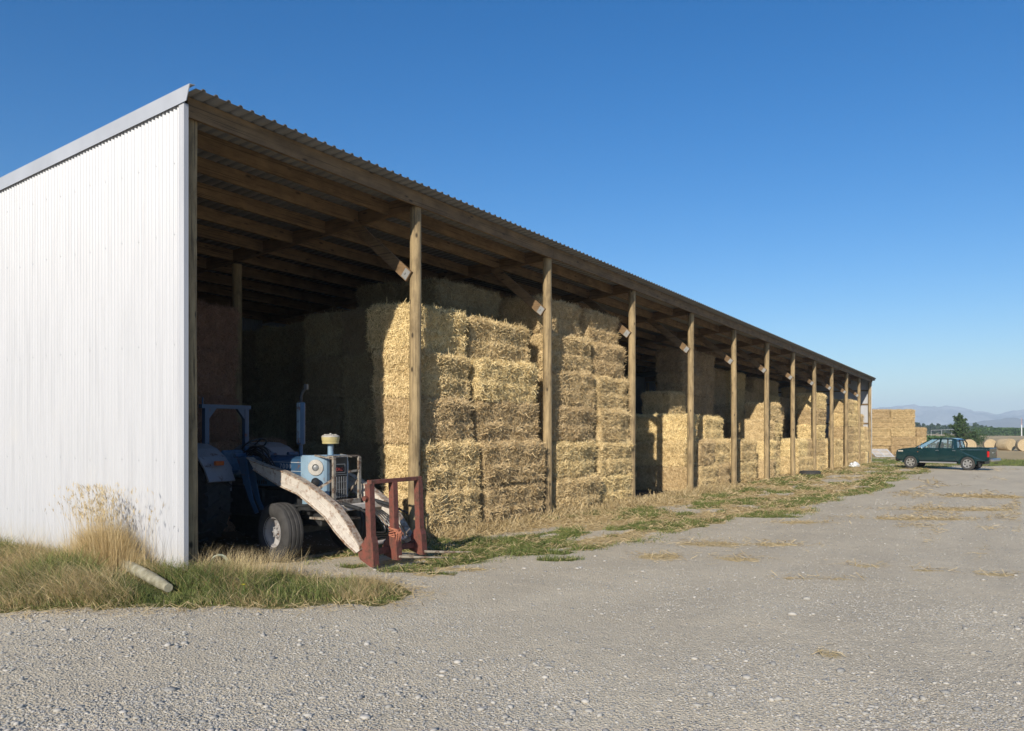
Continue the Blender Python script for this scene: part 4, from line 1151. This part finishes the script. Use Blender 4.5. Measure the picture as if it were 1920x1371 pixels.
b.tube(ring, .013, 8, caps=False); b.beam(ring[0], ring[12], .02, .012); b.beam(ring[6], ring[18], .02, .012); b.build('steering_wheel', 'black', tr, smooth=True)
# hydraulic hoses looping above the loader tower
b = B()
for k in range(6):
    x = -.42 + k * .02; pts = []
    y0 = 1.25 - .05 * k; y1 = .35 + .1 * k
    for q in range(11):
        t = q / 10; pts.append((x + .03 * math.sin(t * 5 + k), y0 + (y1 - y0) * t, 1.42 + (.22 - .03 * k) * math.sin(math.pi * t) - .2 * t))
    b.tube(pts, .012, 6)
for k in range(2):
    c_ = Vector((-.44, .75 + .15 * k, 1.42)); b.tube([c_ + Vector((.02 * k, .2 * math.cos(a), .14 * math.sin(a))) for a in np.linspace(0, 6.28, 20)], .011, 6, caps=False)
b.tube([(-.45, 1.1, 1.4), (-.48, .95, 1.0), (-.42, .8, .6), (-.3, .9, .45)], .014, 6)
b.build('hydraulic_hose', 'black', tr, smooth=True)
# loader
def arm_pts(P):
    r = []
    for px, py in P:
        X, Y = ray(px); t = (1.9 - CAM.x) / X
        r.append((CAM.y + Y * t - TY, zof(py, t) - TZ))
    return r
def arm_mesh(x, w=.085):
    top = arm_pts([(468, 858), (476, 864), (505, 875), (534, 884), (564, 898), (590, 915), (613, 933), (633, 950), (645, 966), (654, 979), (679, 1024), (680, 1030)])
    bot = arm_pts([(672, 1036), (653, 1019), (633, 996), (613, 968), (599, 956), (563, 926), (530, 911), (505, 896), (480, 880)])
    b = B(); b.prism(top + bot, x - w / 2, x + w / 2, 'X'); fl_ = B()
    # flange strips along top and lower edges
    for seq in (top, bot):
        for p, q in zip(seq[:-1], seq[1:]): fl_.beam((x, p[0], p[1]), (x, q[0], q[1]), w + .045, .016, up=(0, .01, 1))
    mid = arm_pts([(480, 876), (530, 902), (565, 917), (600, 938), (630, 967), (655, 1000), (674, 1026)])
    for p, q in zip(mid[:-1], mid[1:]): b.beam((x - w / 2 - .003, p[0], p[1]), (x - w / 2 + .002, q[0], q[1]), .02, .022, up=(0, .01, 1))
    return b, fl_
ld_arms = []
for x in (-.53, .54):
    am_ = arm_mesh(x); a_ = am_[0].build('loader_arm', 'cream', tr); am_[1].build('edge_flange', 'rustedge', a_); ld_arms.append(a_)
    b = B(); xi = x + (.08 if x < 0 else -.08)
    b.cyl((xi, .75, .66), (xi, -.05, .78), .035, n=12); b.cyl((xi, -.05, .78), (xi, -.6, .84), .02, n=10); b.build('lift_cylinder', 'darkmetal', a_, smooth=True)
    b = B(); tp = [(.62, .62), (.68, .6), (.82, .8), (.95, 1.05), (1.1, 1.38), (.9, 1.42), (.83, 1.1), (.74, .8)]
    b.prism(tp, x + .05, x + .075, 'X'); b.prism(tp, x - .075, x - .05, 'X')
    b.cyl((x - .1, 1.12, 1.42), (x + .1, 1.12, 1.42), .035, n=12); b.build('loader_tower', 'blue', tr)
b = B(); b.beam((-.53, -.85, .78), (.54, -.85, .78), .1, .09, bev=.01); b.cyl((-.5, -1.38, .3), (.54, -1.38, .3), .03, n=10); b.build('cross_tube', 'cream', tr)
for x in (-.3, .38):
    b = B(); b.cyl((x, -.85, .84), (x, -1.2, .78), .03, n=10); b.cyl((x, -1.18, .785), (x, -1.5, .68), .016, n=8)
    b.build('tilt_cylinder', 'darkmetal', tr, smooth=True)
b = B()
for k in range(5):
    a0 = R(20 * k); pts = [(.1 + .05 * k, -1.05 - .26 * math.sin(t * math.pi) * (1 + .1 * k), .62 - .3 * t * (1 + .12 * k) + .05 * math.cos(t * 6)) for t in np.linspace(0, 1, 10)]; b.tube(pts, .011, 6)
b.build('hydraulic_hose', 'black', tr, smooth=True)
# bale fork on the loader
b = B(); b.box((0.0, 0, 0), (.001, .001, .001)); 
FY = -1.57
fork = B(); fork.beam((-.5, FY + .03, 1.19), (.62, FY + .03, 1.19), .08, .055, bev=.004); fork = fork.build('bale_fork', 'red', tr)
for x in (-.49, -.0, .57):
    b = B(); zt = 1.165
    zb0 = .03 if x == -.49 else .06
    b.beam((x, FY + .03, zt), (x, FY, .40), .11, .09, bev=.006)
    b.prism([(FY + .05, .44), (FY - .05, .44), (FY - .075, .36), (FY - .10, zb0), (FY - .04, zb0), (FY + .16, .12), (FY + .19, .2), (FY + .15, .3)], x - .057, x + .057, 'X')
    tl = b.build('fork_upright', 'red', fork)
b = B()
for x in (-.0, .57):
    b = B(); b.tube([(x, FY - .05, .1), (x, FY - .5, .13), (x, FY - .95, .17)], [.022, .018, .003], 10); b.build('fork_spike', 'guard', fork, smooth=True)
b = B(); b.beam((-.44, FY + .08, .2), (.52, FY + .08, .2), .06, .08); b.cyl((-.6, FY + .03, .97), (-.54, FY + .03, .97), .035, n=12); b.build('fork_crossbar', 'red', fork)
# twine tied round the middle upright
b = B(); r3 = random.Random(3)
c0 = Vector((0, FY, .46))
for k in range(7):
    z = c0.z - .06 + k * .018; t0 = r3.uniform(-.02, .02)
    pts = [(c0.x + (.078 + r3.uniform(0, .01)) * math.cos(a), c0.y + (.072 + r3.uniform(0, .012)) * math.sin(a), z + .02 * math.sin(a + k)) for a in np.linspace(0, 6.28, 14)]
    b.tube(pts, .008, 5, caps=False)
for k in range(16):
    a = r3.uniform(-2.6, -.5); p = c0 + Vector((.08 * math.cos(a), .08 * math.sin(a), r3.uniform(-.02, .05))); q = p + Vector((r3.uniform(-.06, .04), -r3.uniform(.02, .06), -r3.uniform(.06, .16))); b.tube([p, (p + q) / 2 + Vector((0, -.02, .02)), q], [.006, .006, .003], 5)
tw = b.build('baling_twine', 'rope', smooth=True); tw.matrix_world = Matrix.Translation((TX, TY, TZ)) @ Matrix.Rotation(TR, 4, 'Z')
tag(tw, 'bunch of orange baling twine knotted round the middle fork upright', 'twine')

for o in list(tr.children):
    if o.name.split('.')[0] in ('front_wheel', 'rear_wheel', 'mudguard', 'bale_fork', 'loader_arm', 'cross_tube', 'tilt_cylinder', 'front_axle'): continue
    for q in [o] + list(o.children): q.data.transform(Matrix.Scale(1.065, 4, (0, 0, 1)))
# ------------------------------------------------------------------ pickup truck
HX, HY = .2, .98
ux_, uy_ = at_depth(1815, 46)
left = Vector((-HY, HX, 0))
org = Vector((ux_, uy_, 0)) - left * .77
tk = empty('pickup_truck', (org.x, org.y, g1(org.x, org.y) + .0), math.atan2(HY, HX), 'dark green double cab pickup truck parked side on beyond the shed', 'pickup truck')
def arch(cx, r, n=12, z0=.38): return [(cx + r * math.cos(a), .38 + r * math.sin(a)) for a in np.linspace(math.pi, 0, n)]
def body_side(prof, hw, name, m, parent, curve=.05, zc=.85):
    b = B(); n = len(prof); vs = []
    lay = [(-1, 0), (-1, 1), (1, 1), (1, 0)]
    def yy(z, s): return s * (hw - curve * ((z - zc) / .4) ** 2)
    for s in (-1, 1):
        for p in prof: vs.append((p[0], yy(p[1], s), p[1]))
    b.add(vs, [tuple(range(n)), tuple(range(n, 2 * n))[::-1]] + [(k, n + k, n + (k + 1) % n, (k + 1) % n) for k in range(n)])
    return b.build(name, m, parent)
body = body_side([(-.9, .54)] + [(-.46, .54)] + arch(0, .44) + [(.46, .5), (2.63, .5)] + arch(3.085, .43) + [(3.55, .5), (3.82, .54), (3.9, .64), (3.9, .92), (3.87, 1.05), (3.78, 1.12), (3.55, 1.175), (3.25, 1.215), (2.92, 1.25), (.53, 1.24), (.5, 1.14), (-1.08, 1.16)] + [(-1.1, .6)], .875, 'body', 'car', tk)
b = B()
for s in (-1, 1): b.box((-.28, s * .84, 1.225), (1.62, .06, .1), bev=.02)
b.box((-1.08, 0, .93), (.05, 1.62, .66), bev=.02); b.box((.5, 0, 1.0), (.05, 1.6, .34)); bed = b.build('cargo_bed', 'car', tk)
b = B(); b.box((-1.11, 0, 1.0), (.02, .3, .07)); b.build('tailgate_handle', 'chrome', bed)
# cab: pillars, roof, glass
T = {}
def P_(x, y, z): return Vector((x, y, z))
cb = B()
for s in (-1, 1):
    A0, A1 = P_(2.86, s * .8, 1.22), P_(1.95, s * .64, 1.75)
    B0, B1 = P_(1.52, s * .83, 1.22), P_(1.45, s * .645, 1.76)
    C0, C1 = P_(.62, s * .82, 1.2), P_(.72, s * .64, 1.74)
    cb.beam(A0, A1, .06, .05); cb.beam(B0, B1, .09, .05); cb.beam(C0, C1, .2, .06, up=(0, 1, 0)); cb.beam(P_(.78, s * .83, 1.2), P_(.82, s * .65, 1.74), .04, .14, up=(0, 1, 0))
    cb.beam(A1, C1, .07, .05)
rp = [(.6, 1.7), (.66, 1.765), (.9, 1.8), (1.45, 1.81), (1.8, 1.785), (1.98, 1.73), (1.85, 1.72), (.7, 1.72)]
cb.prism(rp, -.62, .62, 'Y'); cabf = cb.build('cab', 'car', tk)
def quad(b, *p): b.add([tuple(q) for q in p], [tuple(range(len(p)))])
for s in (-1, 1):
    A0, A1 = P_(2.74, s * .812, 1.24), P_(1.97, s * .65, 1.7)
    B0, B1 = P_(1.56, s * .835, 1.24), P_(1.48, s * .655, 1.73)
    C0, C1 = P_(.8, s * .83, 1.24), P_(.84, s * .655, 1.72)
    b = B(); quad(b, A0, A1, B1, B0); b.build('window', 'glass', tk)
    b = B(); quad(b, P_(1.47, s * .835, 1.24), P_(1.42, s * .655, 1.73), C1, C0); b.build('window', 'glass', tk)
b = B(); quad(b, P_(2.88, -.76, 1.24), P_(2.88, .76, 1.24), P_(1.97, .6, 1.73), P_(1.97, -.6, 1.73)); b.build('windscreen', 'glass', tk)
b = B(); quad(b, P_(.56, -.72, 1.26), P_(.56, .72, 1.26), P_(.65, .58, 1.7), P_(.65, -.58, 1.7)); b.build('rear_window', 'glass', tk)
b = B()
for x in (1.75, .95):
    for y in (-.38, .38): b.box((x, y, 1.15), (.12, .44, .6), bev=.04, rot=Matrix.Rotation(R(-12), 3, 'Y')); b.box((x - .07, y, 1.5), (.09, .22, .16), bev=.03)
b.box((2.4, 0, 1.13), (.4, 1.4, .1), bev=.03); b.build('interior', 'cabin', tk)
for s in (-1, 1):
    b = B()
    for x in (1.53, .62, 2.6):
        b.box((x, s * .874, .8), (.008, .006, .62))
    b.box((1.6, s * .87, .49), (2.1, .01, .008)); dj = b.build('door_gap', 'black', body)
    for x in (1.62, .72):
        b = B(); b.box((x, s * .88, 1.1), (.17, .03, .035), bev=.012); b.build('door_handle', 'chrome', tk)
    b = B(); b.box((2.56, s * .96, 1.3), (.1, .2, .16), bev=.03); b.build('wing_mirror', 'chrome', tk)
    b = B(); b.box((1.55, s * .93, .41), (2.0, .12, .08), bev=.015); b.build('side_step', 'alloy', tk)
    for cx, r in ((0, .47), (3.085, .46)):
        b = B(); n = 14; pr = [(cx + (r) * math.cos(a), .38 + r * math.sin(a)) for a in np.linspace(math.pi * 1.02, -.02 * math.pi, n)]; pr2 = [(cx + (r - .07) * math.cos(a), .38 + (r - .07) * math.sin(a)) for a in np.linspace(math.pi * 1.02, -.02 * math.pi, n)]
        b.prism(pr + pr2[::-1], s * .84, s * .905, 'Y'); b.build('wheel_arch', 'car', tk)
    b = B(); b.box((-1.04, s * .83, .93), (.12, .1, .34), bev=.03); b.build('tail_light', 'taillight', tk)
    b = B(); b.box((3.66, s * .74, 1.03), (.4, .28, .18), bev=.07); b.build('headlight', 'headlamp', tk)
    b = B(); b.box((2.68, s * .878, 1.0), (.05, .012, .025)); b.build('side_repeater', 'orange', tk)
b = B(); b.box((-1.22, 0, .6), (.2, 1.72, .16), bev=.05); b.build('rear_bumper', 'chrome', tk)
b = B(); b.box((3.86, 0, .58), (.22, 1.7, .3), bev=.07); b.box((3.9, 0, .88), (.04, .9, .16)); b.build('front_bumper', 'black', tk)
b = B(); b.tube([(.45, -.72, 1.15), (.42, -.7, 1.5), (.5, -.55, 1.68), (.5, .55, 1.68), (.42, .7, 1.5), (.45, .72, 1.15)], .035, 10); b.build('sports_bar', 'black', tk, smooth=True)
b = B(); b.box((1.4, 0, .45), (4.4, 1.1, .18)); b.cyl((0, -.7, .38), (0, .7, .38), .06, n=10); b.cyl((3.085, -.7, .38), (3.085, .7, .38), .05, n=10); b.box((-.55, .6, .35), (.05, .3, .3)); b.box((-1.25, 0, .42), (.2, .06, .05)); b.build('chassis', 'black', tk)
tk.scale = (1, 1, 1.03)
def truck_wheel(cx, cy):
    r, w, rim = .385, .25, .235; s = 1 if cy > 0 else -1
    b = B(); hw = w / 2
    b.lathe([(rim, -hw * .8), (rim + .05, -hw), (r - .04, -hw * .97), (r - .01, -hw * .8), (r, -hw * .5), (r, hw * .5), (r - .01, hw * .8), (r - .04, hw * .97), (rim + .05, hw), (rim, hw * .8), (rim * .95, hw * .2), (rim * .95, -hw * .2), (rim, -hw * .8)], (cx, cy, r), 'Y', 36)
    t = b.build('wheel', 'rubber', tk, smooth=True)
    b = B(); y = cy + s * hw * .7
    b.lathe([(rim + .004, s * hw * .82), (rim * .9, s * hw * .78), (rim * .88, s * hw * .1)], (cx, cy, r), 'Y', 32)
    b.lathe([(0, s * hw * .8), (.05, s * hw * .8), (.065, s * hw * .6)], (cx, cy, r), 'Y', 20)
    for k in range(6):
        a = k * math.pi / 3 + .2; d = Vector((math.cos(a), 0, math.sin(a))); b.beam(Vector((cx, y, r)) + d * .04, Vector((cx, y, r)) + d * rim * .93, .085, .03, up=(0, 1, 0))
    b.build('rim', 'alloy', t, smooth=False)
    b = B(); b.cyl((cx, cy + s * hw * .1, r), (cx, cy + s * hw * .14, r), rim * .9, n=24); b.build('brake_disc', 'black', t)
for cx in (0, 3.085):
    for cy in (-.76, .76): truck_wheel(cx, cy)

# ------------------------------------------------------------------ small things
b = B()
x0, y0 = at_depth(222, 10.25); x1, y1 = at_depth(316, 9.1)
p0 = Vector((x0, y0, g1(x0, y0) + .11)); p1 = Vector((x1, y1, g1(x1, y1) + .06))
pts = [p0.lerp(p1, t) + Vector((0, 0, .015 * math.sin(t * 3))) for t in np.linspace(0, 1, 9)]
b.tube(pts, [.058, .064, .068, .07, .07, .069, .067, .062, .05], 18)
tag(b.build('fence_post', 'log', smooth=True), 'weathered grey green timber post lying in the long grass', 'timber post')
# coil of pale pipe by the corner post
cx, cy = at_depth(411, 10.45); b = B(); pts = []
dv = Vector((cx - CAM.x, cy - CAM.y, 0)).normalized(); sd = Vector((dv.y, -dv.x, 0))
for k in range(61):
    a = k * 2 * math.pi / 15; rr = .115 - .012 * (k // 20); c = Vector((cx, cy, g1(cx, cy) + .14)) + dv * (.02 * (k / 15))
    pts.append(c + sd * rr * math.cos(a) + Vector((0, 0, rr * math.sin(a))))
b.tube(pts, .011, 6); M['pipe'] = simple('faded_green_pipe', (.42, .5, .4), .6, bmp=0)
tag(b.build('pipe_coil', 'pipe', smooth=True), 'small coil of pale green pipe in the dry grass by the corner post', 'pipe coil')
# yellow flower
fx, fy = at_depth(455, 8.95); b = B(); zf = g1(fx, fy)
b.tube([(fx, fy, zf), (fx + .01, fy, zf + .16)], .003, 5)
fl = B()
for k in range(10):
    a = k * .628; fl.add([(fx + .01, fy, zf + .16), (fx + .01 + .022 * math.cos(a - .2), fy + .022 * math.sin(a - .2), zf + .172), (fx + .01 + .03 * math.cos(a), fy + .03 * math.sin(a), zf + .17), (fx + .01 + .022 * math.cos(a + .2), fy + .022 * math.sin(a + .2), zf + .172)], [(0, 1, 2, 3)])
M['petal'] = simple('yellow_petal', (.8, .68, .03), .6, bmp=0); M['stem'] = simple('flower_stem', (.1, .2, .04), .6, bmp=0)
fr = empty('yellow_flower', (0, 0, 0), 0, 'single yellow flower in the grass near the shed corner', 'flower')
fr.location = (fx, fy, zf)
for nm, bb, mm in (('stem', b, 'stem'), ('petals', fl, 'petal')):
    o = bb.build(nm, mm, None); o.data.transform(Matrix.Translation((-fx, -fy, -zf))); o.parent = fr
# tyre lying by the low bales
tx_, tt = on_y(1512, -.18); b = B()
b.lathe([(.3, .02), (.33, 0), (.45, .0), (.5, .05), (.5, .17), (.45, .22), (.33, .22), (.3, .2), (.34, .11), (.3, .02)], (0, 0, 0), 'Z', 36)
o = b.build('tyre', 'rubber', smooth=True); o.location = (tx_, -.35, g1(tx_, -.35)); tag(o, 'old black tyre lying flat in front of the low bales', 'tyre')
# crumpled plastic at the foot of the far bales
sx2, tt = on_y(1602, -.35); b = B(); 
o = bpy.data.objects.new('plastic_sheet', bpy.data.meshes.new('plastic_sheet')); COL.objects.link(o)
import bmesh
bm = bmesh.new(); bmesh.ops.create_icosphere(bm, subdivisions=4, radius=.26)
for v in bm.verts:
    n_ = mnoise.noise(v.co * 7) * .09 + mnoise.noise(v.co * 16) * .05 + mnoise.cell(v.co * 9) * .03
    v.co += v.co.normalized() * n_; v.co.z = max(v.co.z * .75, -.12) + .12; v.co.x *= 1.25
bm.to_mesh(o.data); bm.free(); o.data.materials.append(M['plasticwhite']); o.location = (sx2, -.35, g1(sx2, -.35)); tag(o, 'crumpled ball of white plastic wrap at the foot of the far bales', 'plastic wrap')
# white slatted gate lying in the grass by the truck
gx_, gy_ = at_depth(1652, 74); gtr = empty('slatted_panel', (gx_, gy_, g1(gx_, gy_) + .05), R(-58), 'white slatted timber panel lying tilted in the grass left of the truck', 'panel')
rt = Matrix.Rotation(R(24), 3, 'X')
for k in range(6):
    b = B(); b.box(rt @ Vector((0, -.75 + k * .3, .32)), (1.7, .14, .03), rot=rt); b.build('slat', 'paintedtimber', gtr)
for x in (-.8, 0, .8):
    b = B(); b.box(rt @ Vector((x, 0, .28)), (.08, 1.75, .05), rot=rt); b.build('rail', 'paintedtimber', gtr)

# ------------------------------------------------------------------ vegetation far
def leaf_cloud(name, pts, size, m, parent=None):
    n = len(pts); a = rng.normal(0, 1, (n, 3)); a /= np.linalg.norm(a, axis=1, keepdims=True); c = rng.normal(0, 1, (n, 3)); c = np.cross(a, c); c /= np.linalg.norm(c, axis=1, keepdims=True)
    s = size * rng.uniform(.6, 1.4, (n, 1))
    V = np.stack([pts - a * s - c * s * .5, pts - a * s * .2 + c * s * .7, pts + a * s + c * s * .3, pts + a * s * .2 - c * s * .7], 1).reshape(-1, 3)
    me = np_mesh(name, V, np.arange(n * 4).reshape(-1, 4), [m], rnd=np.repeat(rng.random(n), 4)); return link(name, me, parent)
# conifer behind the truck
cx, cy = at_depth(1799, 105); cz = -.11 + GX * 62
ct = empty('conifer_tree', (cx, cy, cz), 0, 'dark green ragged conifer standing behind the truck', 'tree')
b = B(); b.tube([(0, 0, -.1), (.05, .03, 1.5), (.1, 0, 3), (.05, 0, 4.4)], [.16, .12, .07, .015], 10)
pts = []
for k in range(64):
    h = .25 + 4.0 * (k / 64) ** .95; a = rng.uniform(0, 6.28); mx = (2.0 * (1 - h / 5.2) ** .9 + .15) * rng.uniform(.5, 1.1)
    if h < 1.6: mx *= 1.25
    e = np.array([mx * math.cos(a), mx * math.sin(a), h + mx * .35])
    b.tube([(0, 0, h), tuple(e * [.6, .6, 1]), tuple(e)], [.03, .02, .006], 5)
    q = rng.random(170) ** .7
    base = np.array([0, 0, h]); P0 = base + (e - base) * q[:, None]; pts.append(P0 + rng.normal(0, 1, (170, 3)) * (.05 + .09 * (1 - q))[:, None])
q = rng.random(500); pts.append(np.stack([rng.normal(.05, .07, 500), rng.normal(0, .07, 500), 3.4 + q * 1.3], 1))
# lower side growth to the right
n = 2600; a = rng.normal(0, 1, (n, 3)) * [.75, .75, .55] + [SA * 1.9, -CA * 1.9, 1.2]; pts.append(a)
b.build('trunk', 'bark', ct, smooth=True); leaf_cloud('crown', np.concatenate(pts), .07, 'conifer', ct)
# field hedge to the right
hx0, hy0 = at_depth(1826, 330); hx1, hy1 = at_depth(2200, 330)
n = 42000; t = rng.random(n); top = 2.3 + .3 * vnoise(t * 40, t * 0, 3)
px_ = hx0 + (hx1 - hx0) * t; py_ = hy0 + (hy1 - hy0) * t; zz = rng.random(n) ** .6 * (top + .2 * vnoise(t * 200, t * 0, 8) + .67)
w_ = rng.normal(0, .55, n); P3 = np.stack([px_ + CA * w_, py_ + SA * w_, zz - .67], 1)
o = leaf_cloud('hedge', P3, .3, 'hedge'); tag(o, 'long clipped green hedge across the field behind the round bales', 'hedge')
hx0, hy0 = at_depth(1723, 130); hx1, hy1 = at_depth(1800, 135); n = 5000; t = rng.random(n); zz = rng.random(n) * (.9 + .5 * vnoise(t * 14, t * 0, 9))
P3 = np.stack([hx0 + (hx1 - hx0) * t + rng.normal(0, .5, n), hy0 + (hy1 - hy0) * t + rng.normal(0, .5, n), zz - .67 + .15], 1)
o = leaf_cloud('shrub_row', P3, .16, 'hedge'); tag(o, 'low green shrubs left of the conifer, above the truck bonnet', 'shrubs')
# far woodland
n = 60000; th = rng.random(n); k = -200 + th * 2700; t = rng.uniform(430, 520, n)
kk = (k - 960) / FPX; px_ = CAM.x + (CA + kk * SA) * t; py_ = CAM.y + (SA - kk * CA) * t
hgt = 2.2 + 3.6 * fbm(k * .045, k * 0, 12, 4) + 1.6 * sst(.5, .9, vnoise(k * .22, k * 0, 14)); hgt = hgt * (1 - .45 * sst(1840, 1870, k))
zz = rng.random(n) ** .7 * hgt - .6
P3 = np.stack([px_, py_, zz], 1); keep = k > 1350
o = leaf_cloud('far_woodland', P3[keep], .8, 'wood_mass'); tag(o, 'dark line of far trees below the mountains', 'woodland', kind='stuff')
# field wall of cut crops line (irrigator)
ia = at_depth(1746, 240); ib = at_depth(1800, 250); b = B()
b.tube([(ia[0], ia[1], 1.65), (ib[0], ib[1], 2.0)], .05, 6)
for t_ in (.0, .35, .7, 1):
    q = (ia[0] + (ib[0] - ia[0]) * t_, ia[1] + (ib[1] - ia[1]) * t_); b.tube([(q[0], q[1], 1.7 + .3 * t_), (q[0] + .8, q[1], -.7)], .02, 5); b.tube([(q[0], q[1], 1.7 + .3 * t_), (q[0] - .8, q[1], -.7)], .02, 5)
tag(b.build('irrigator', 'plasticwhite'), 'thin white field irrigator boom left of the conifer', 'irrigator')
mx_, my_ = at_depth(1915.5, 320); ms = empty('mast', (mx_, my_, -.7), 0, 'slim red and white mast at the right edge of the field', 'mast')
M['mastwhite'] = simple('mast_white', (.75, .75, .75), .5, bmp=0); M['mastred'] = simple('mast_red', (.45, .3, .3), .5, bmp=0)
b = B(); b.cyl((0, 0, 0), (0, 0, 4.6), .22, .2, n=10); b.build('lower_section', 'mastwhite', ms)
b = B(); b.cyl((0, 0, 4.6), (0, 0, 7.4), .16, .1, n=10); b.box((0, 0, 4.7), (.5, .5, .25)); b.build('upper_section', 'mastred', ms)

# mountains: ridged terrain far away
def range_(name, dist, depth, prof, m, seed, rough):
    ks = np.linspace(900, 2500, 260); kk = (ks - 960) / FPX
    crest = np.interp(ks, [p[0] for p in prof], [p[1] for p in prof])   # crest row in the photograph
    rows = 36; V = []
    for r in range(rows):
        f = r / (rows - 1); t = dist + depth * (f - .5)
        top = ((806 - crest) + 1.6 * (vnoise(ks * .07, ks * 0, seed + 3) - .5) + 3.0 * (fbm(ks * .03, ks * 0, seed + 4, 3) - .5)) * dist / FPX + 1.8
        prof_f = math.sin(math.pi * min(1, f * 1.0)) ** .8 if f < 1 else 0
        n1 = fbm(ks * .018 + f * 1.3, f * 5 + ks * .004, seed, 5); rid = 1 - np.abs(2 * fbm(ks * .035, np.full_like(ks, f * 7), seed + 9, 4) - 1)
        z = top * prof_f * (1 - rough * (1 - rid) * (1.6 * abs(f - .5) + .25)) * (1 + .06 * (n1 - .5)) - 2.5
        V.append(np.stack([CAM.x + (CA + kk * SA) * t, CAM.y + (SA - kk * CA) * t, z], 1))
    V = np.concatenate(V); n = len(ks); F = []
    for r in range(rows - 1):
        i = np.arange(n - 1) + r * n; F.append(np.stack([i, i + 1, i + n + 1, i + n], 1))
    o = link(name, np_mesh(name, V, np.concatenate(F), [m], smooth=True)); o['kind'] = 'structure'
range_('mountains', 4600, 1500, [(900, 800), (1500, 775), (1600, 764), (1650, 761), (1690, 759), (1712, 757), (1730, 761), (1750, 761), (1774, 760), (1800, 763), (1815, 766), (1835, 768), (1850, 771), (1868, 775), (1885, 770), (1905, 767), (1950, 760), (2100, 755), (2500, 770)], 'hills', 5, .75)
range_('foothills', 3000, 700, [(900, 804), (1600, 797), (1690, 785), (1712, 786), (1735, 796), (1760, 797), (1790, 791), (1820, 792), (1840, 788), (1870, 785), (1900, 782), (1930, 784), (2000, 788), (2500, 792)], 'foothills', 31, .6)

# ------------------------------------------------------------------ haze, sky and sun
hb = B(); hb.box((0, 0, 99), (14200, 14200, 206)); 
hm = bpy.data.materials.new('haze_air'); hm.use_nodes = True; nt = hm.node_tree; nt.nodes.clear()
out = nt.nodes.new('ShaderNodeOutputMaterial'); pv = nt.nodes.new('ShaderNodeVolumePrincipled')
pv.inputs['Color'].default_value = (.64, .82, 1, 1); pv.inputs['Density'].default_value = .00028; pv.inputs['Anisotropy'].default_value = -.14
nt.links.new(pv.outputs[0], out.inputs['Volume'])
USE_HAZE = True
if USE_HAZE:
    ho = hb.build('haze', hm); ho['kind'] = 'stuff'; ho['label'] = 'thin blue haze over the far fields and mountains'; ho['category'] = 'haze'
TRAV = Vector((1, .235, -.475)).normalized()
sund = -TRAV; EL = math.asin(sund.z); AZ = math.atan2(sund.x, sund.y)
w = bpy.data.worlds.new('World'); scene.world = w; w.use_nodes = True; nt = w.node_tree
bg = nt.nodes['Background']; sky = nt.nodes.new('ShaderNodeTexSky'); sky.sky_type = 'NISHITA'; sky.sun_disc = False
sky.sun_elevation = EL; sky.sun_rotation = AZ % (2 * math.pi); sky.altitude = 100; sky.air_density = 1.0; sky.dust_density = .5; sky.ozone_density = 4
hs = nt.nodes.new('ShaderNodeHueSaturation'); hs.inputs['Saturation'].default_value = 1.36; hs.inputs['Value'].default_value = 1.15; hs.inputs['Hue'].default_value = .505; nt.links.new(sky.outputs[0], hs.inputs['Color']); nt.links.new(hs.outputs[0], bg.inputs[0]); bg.inputs[1].default_value = .085
sl_ = bpy.data.lights.new('sun', 'SUN'); so = bpy.data.objects.new('sun', sl_); COL.objects.link(so)
sl_.energy = 4.8; sl_.angle = R(.53); sl_.color = (1, .915, .79)
so.rotation_euler = TRAV.to_track_quat('-Z', 'Y').to_euler()
scene.view_settings.view_transform = 'Standard'; scene.view_settings.look = 'None'; scene.view_settings.exposure = 0.35; scene.view_settings.gamma = 1
scene.cycles.volume_bounces = 0; scene.cycles.max_bounces = 8
scene.cycles.use_denoising = True
print('bales', nb)
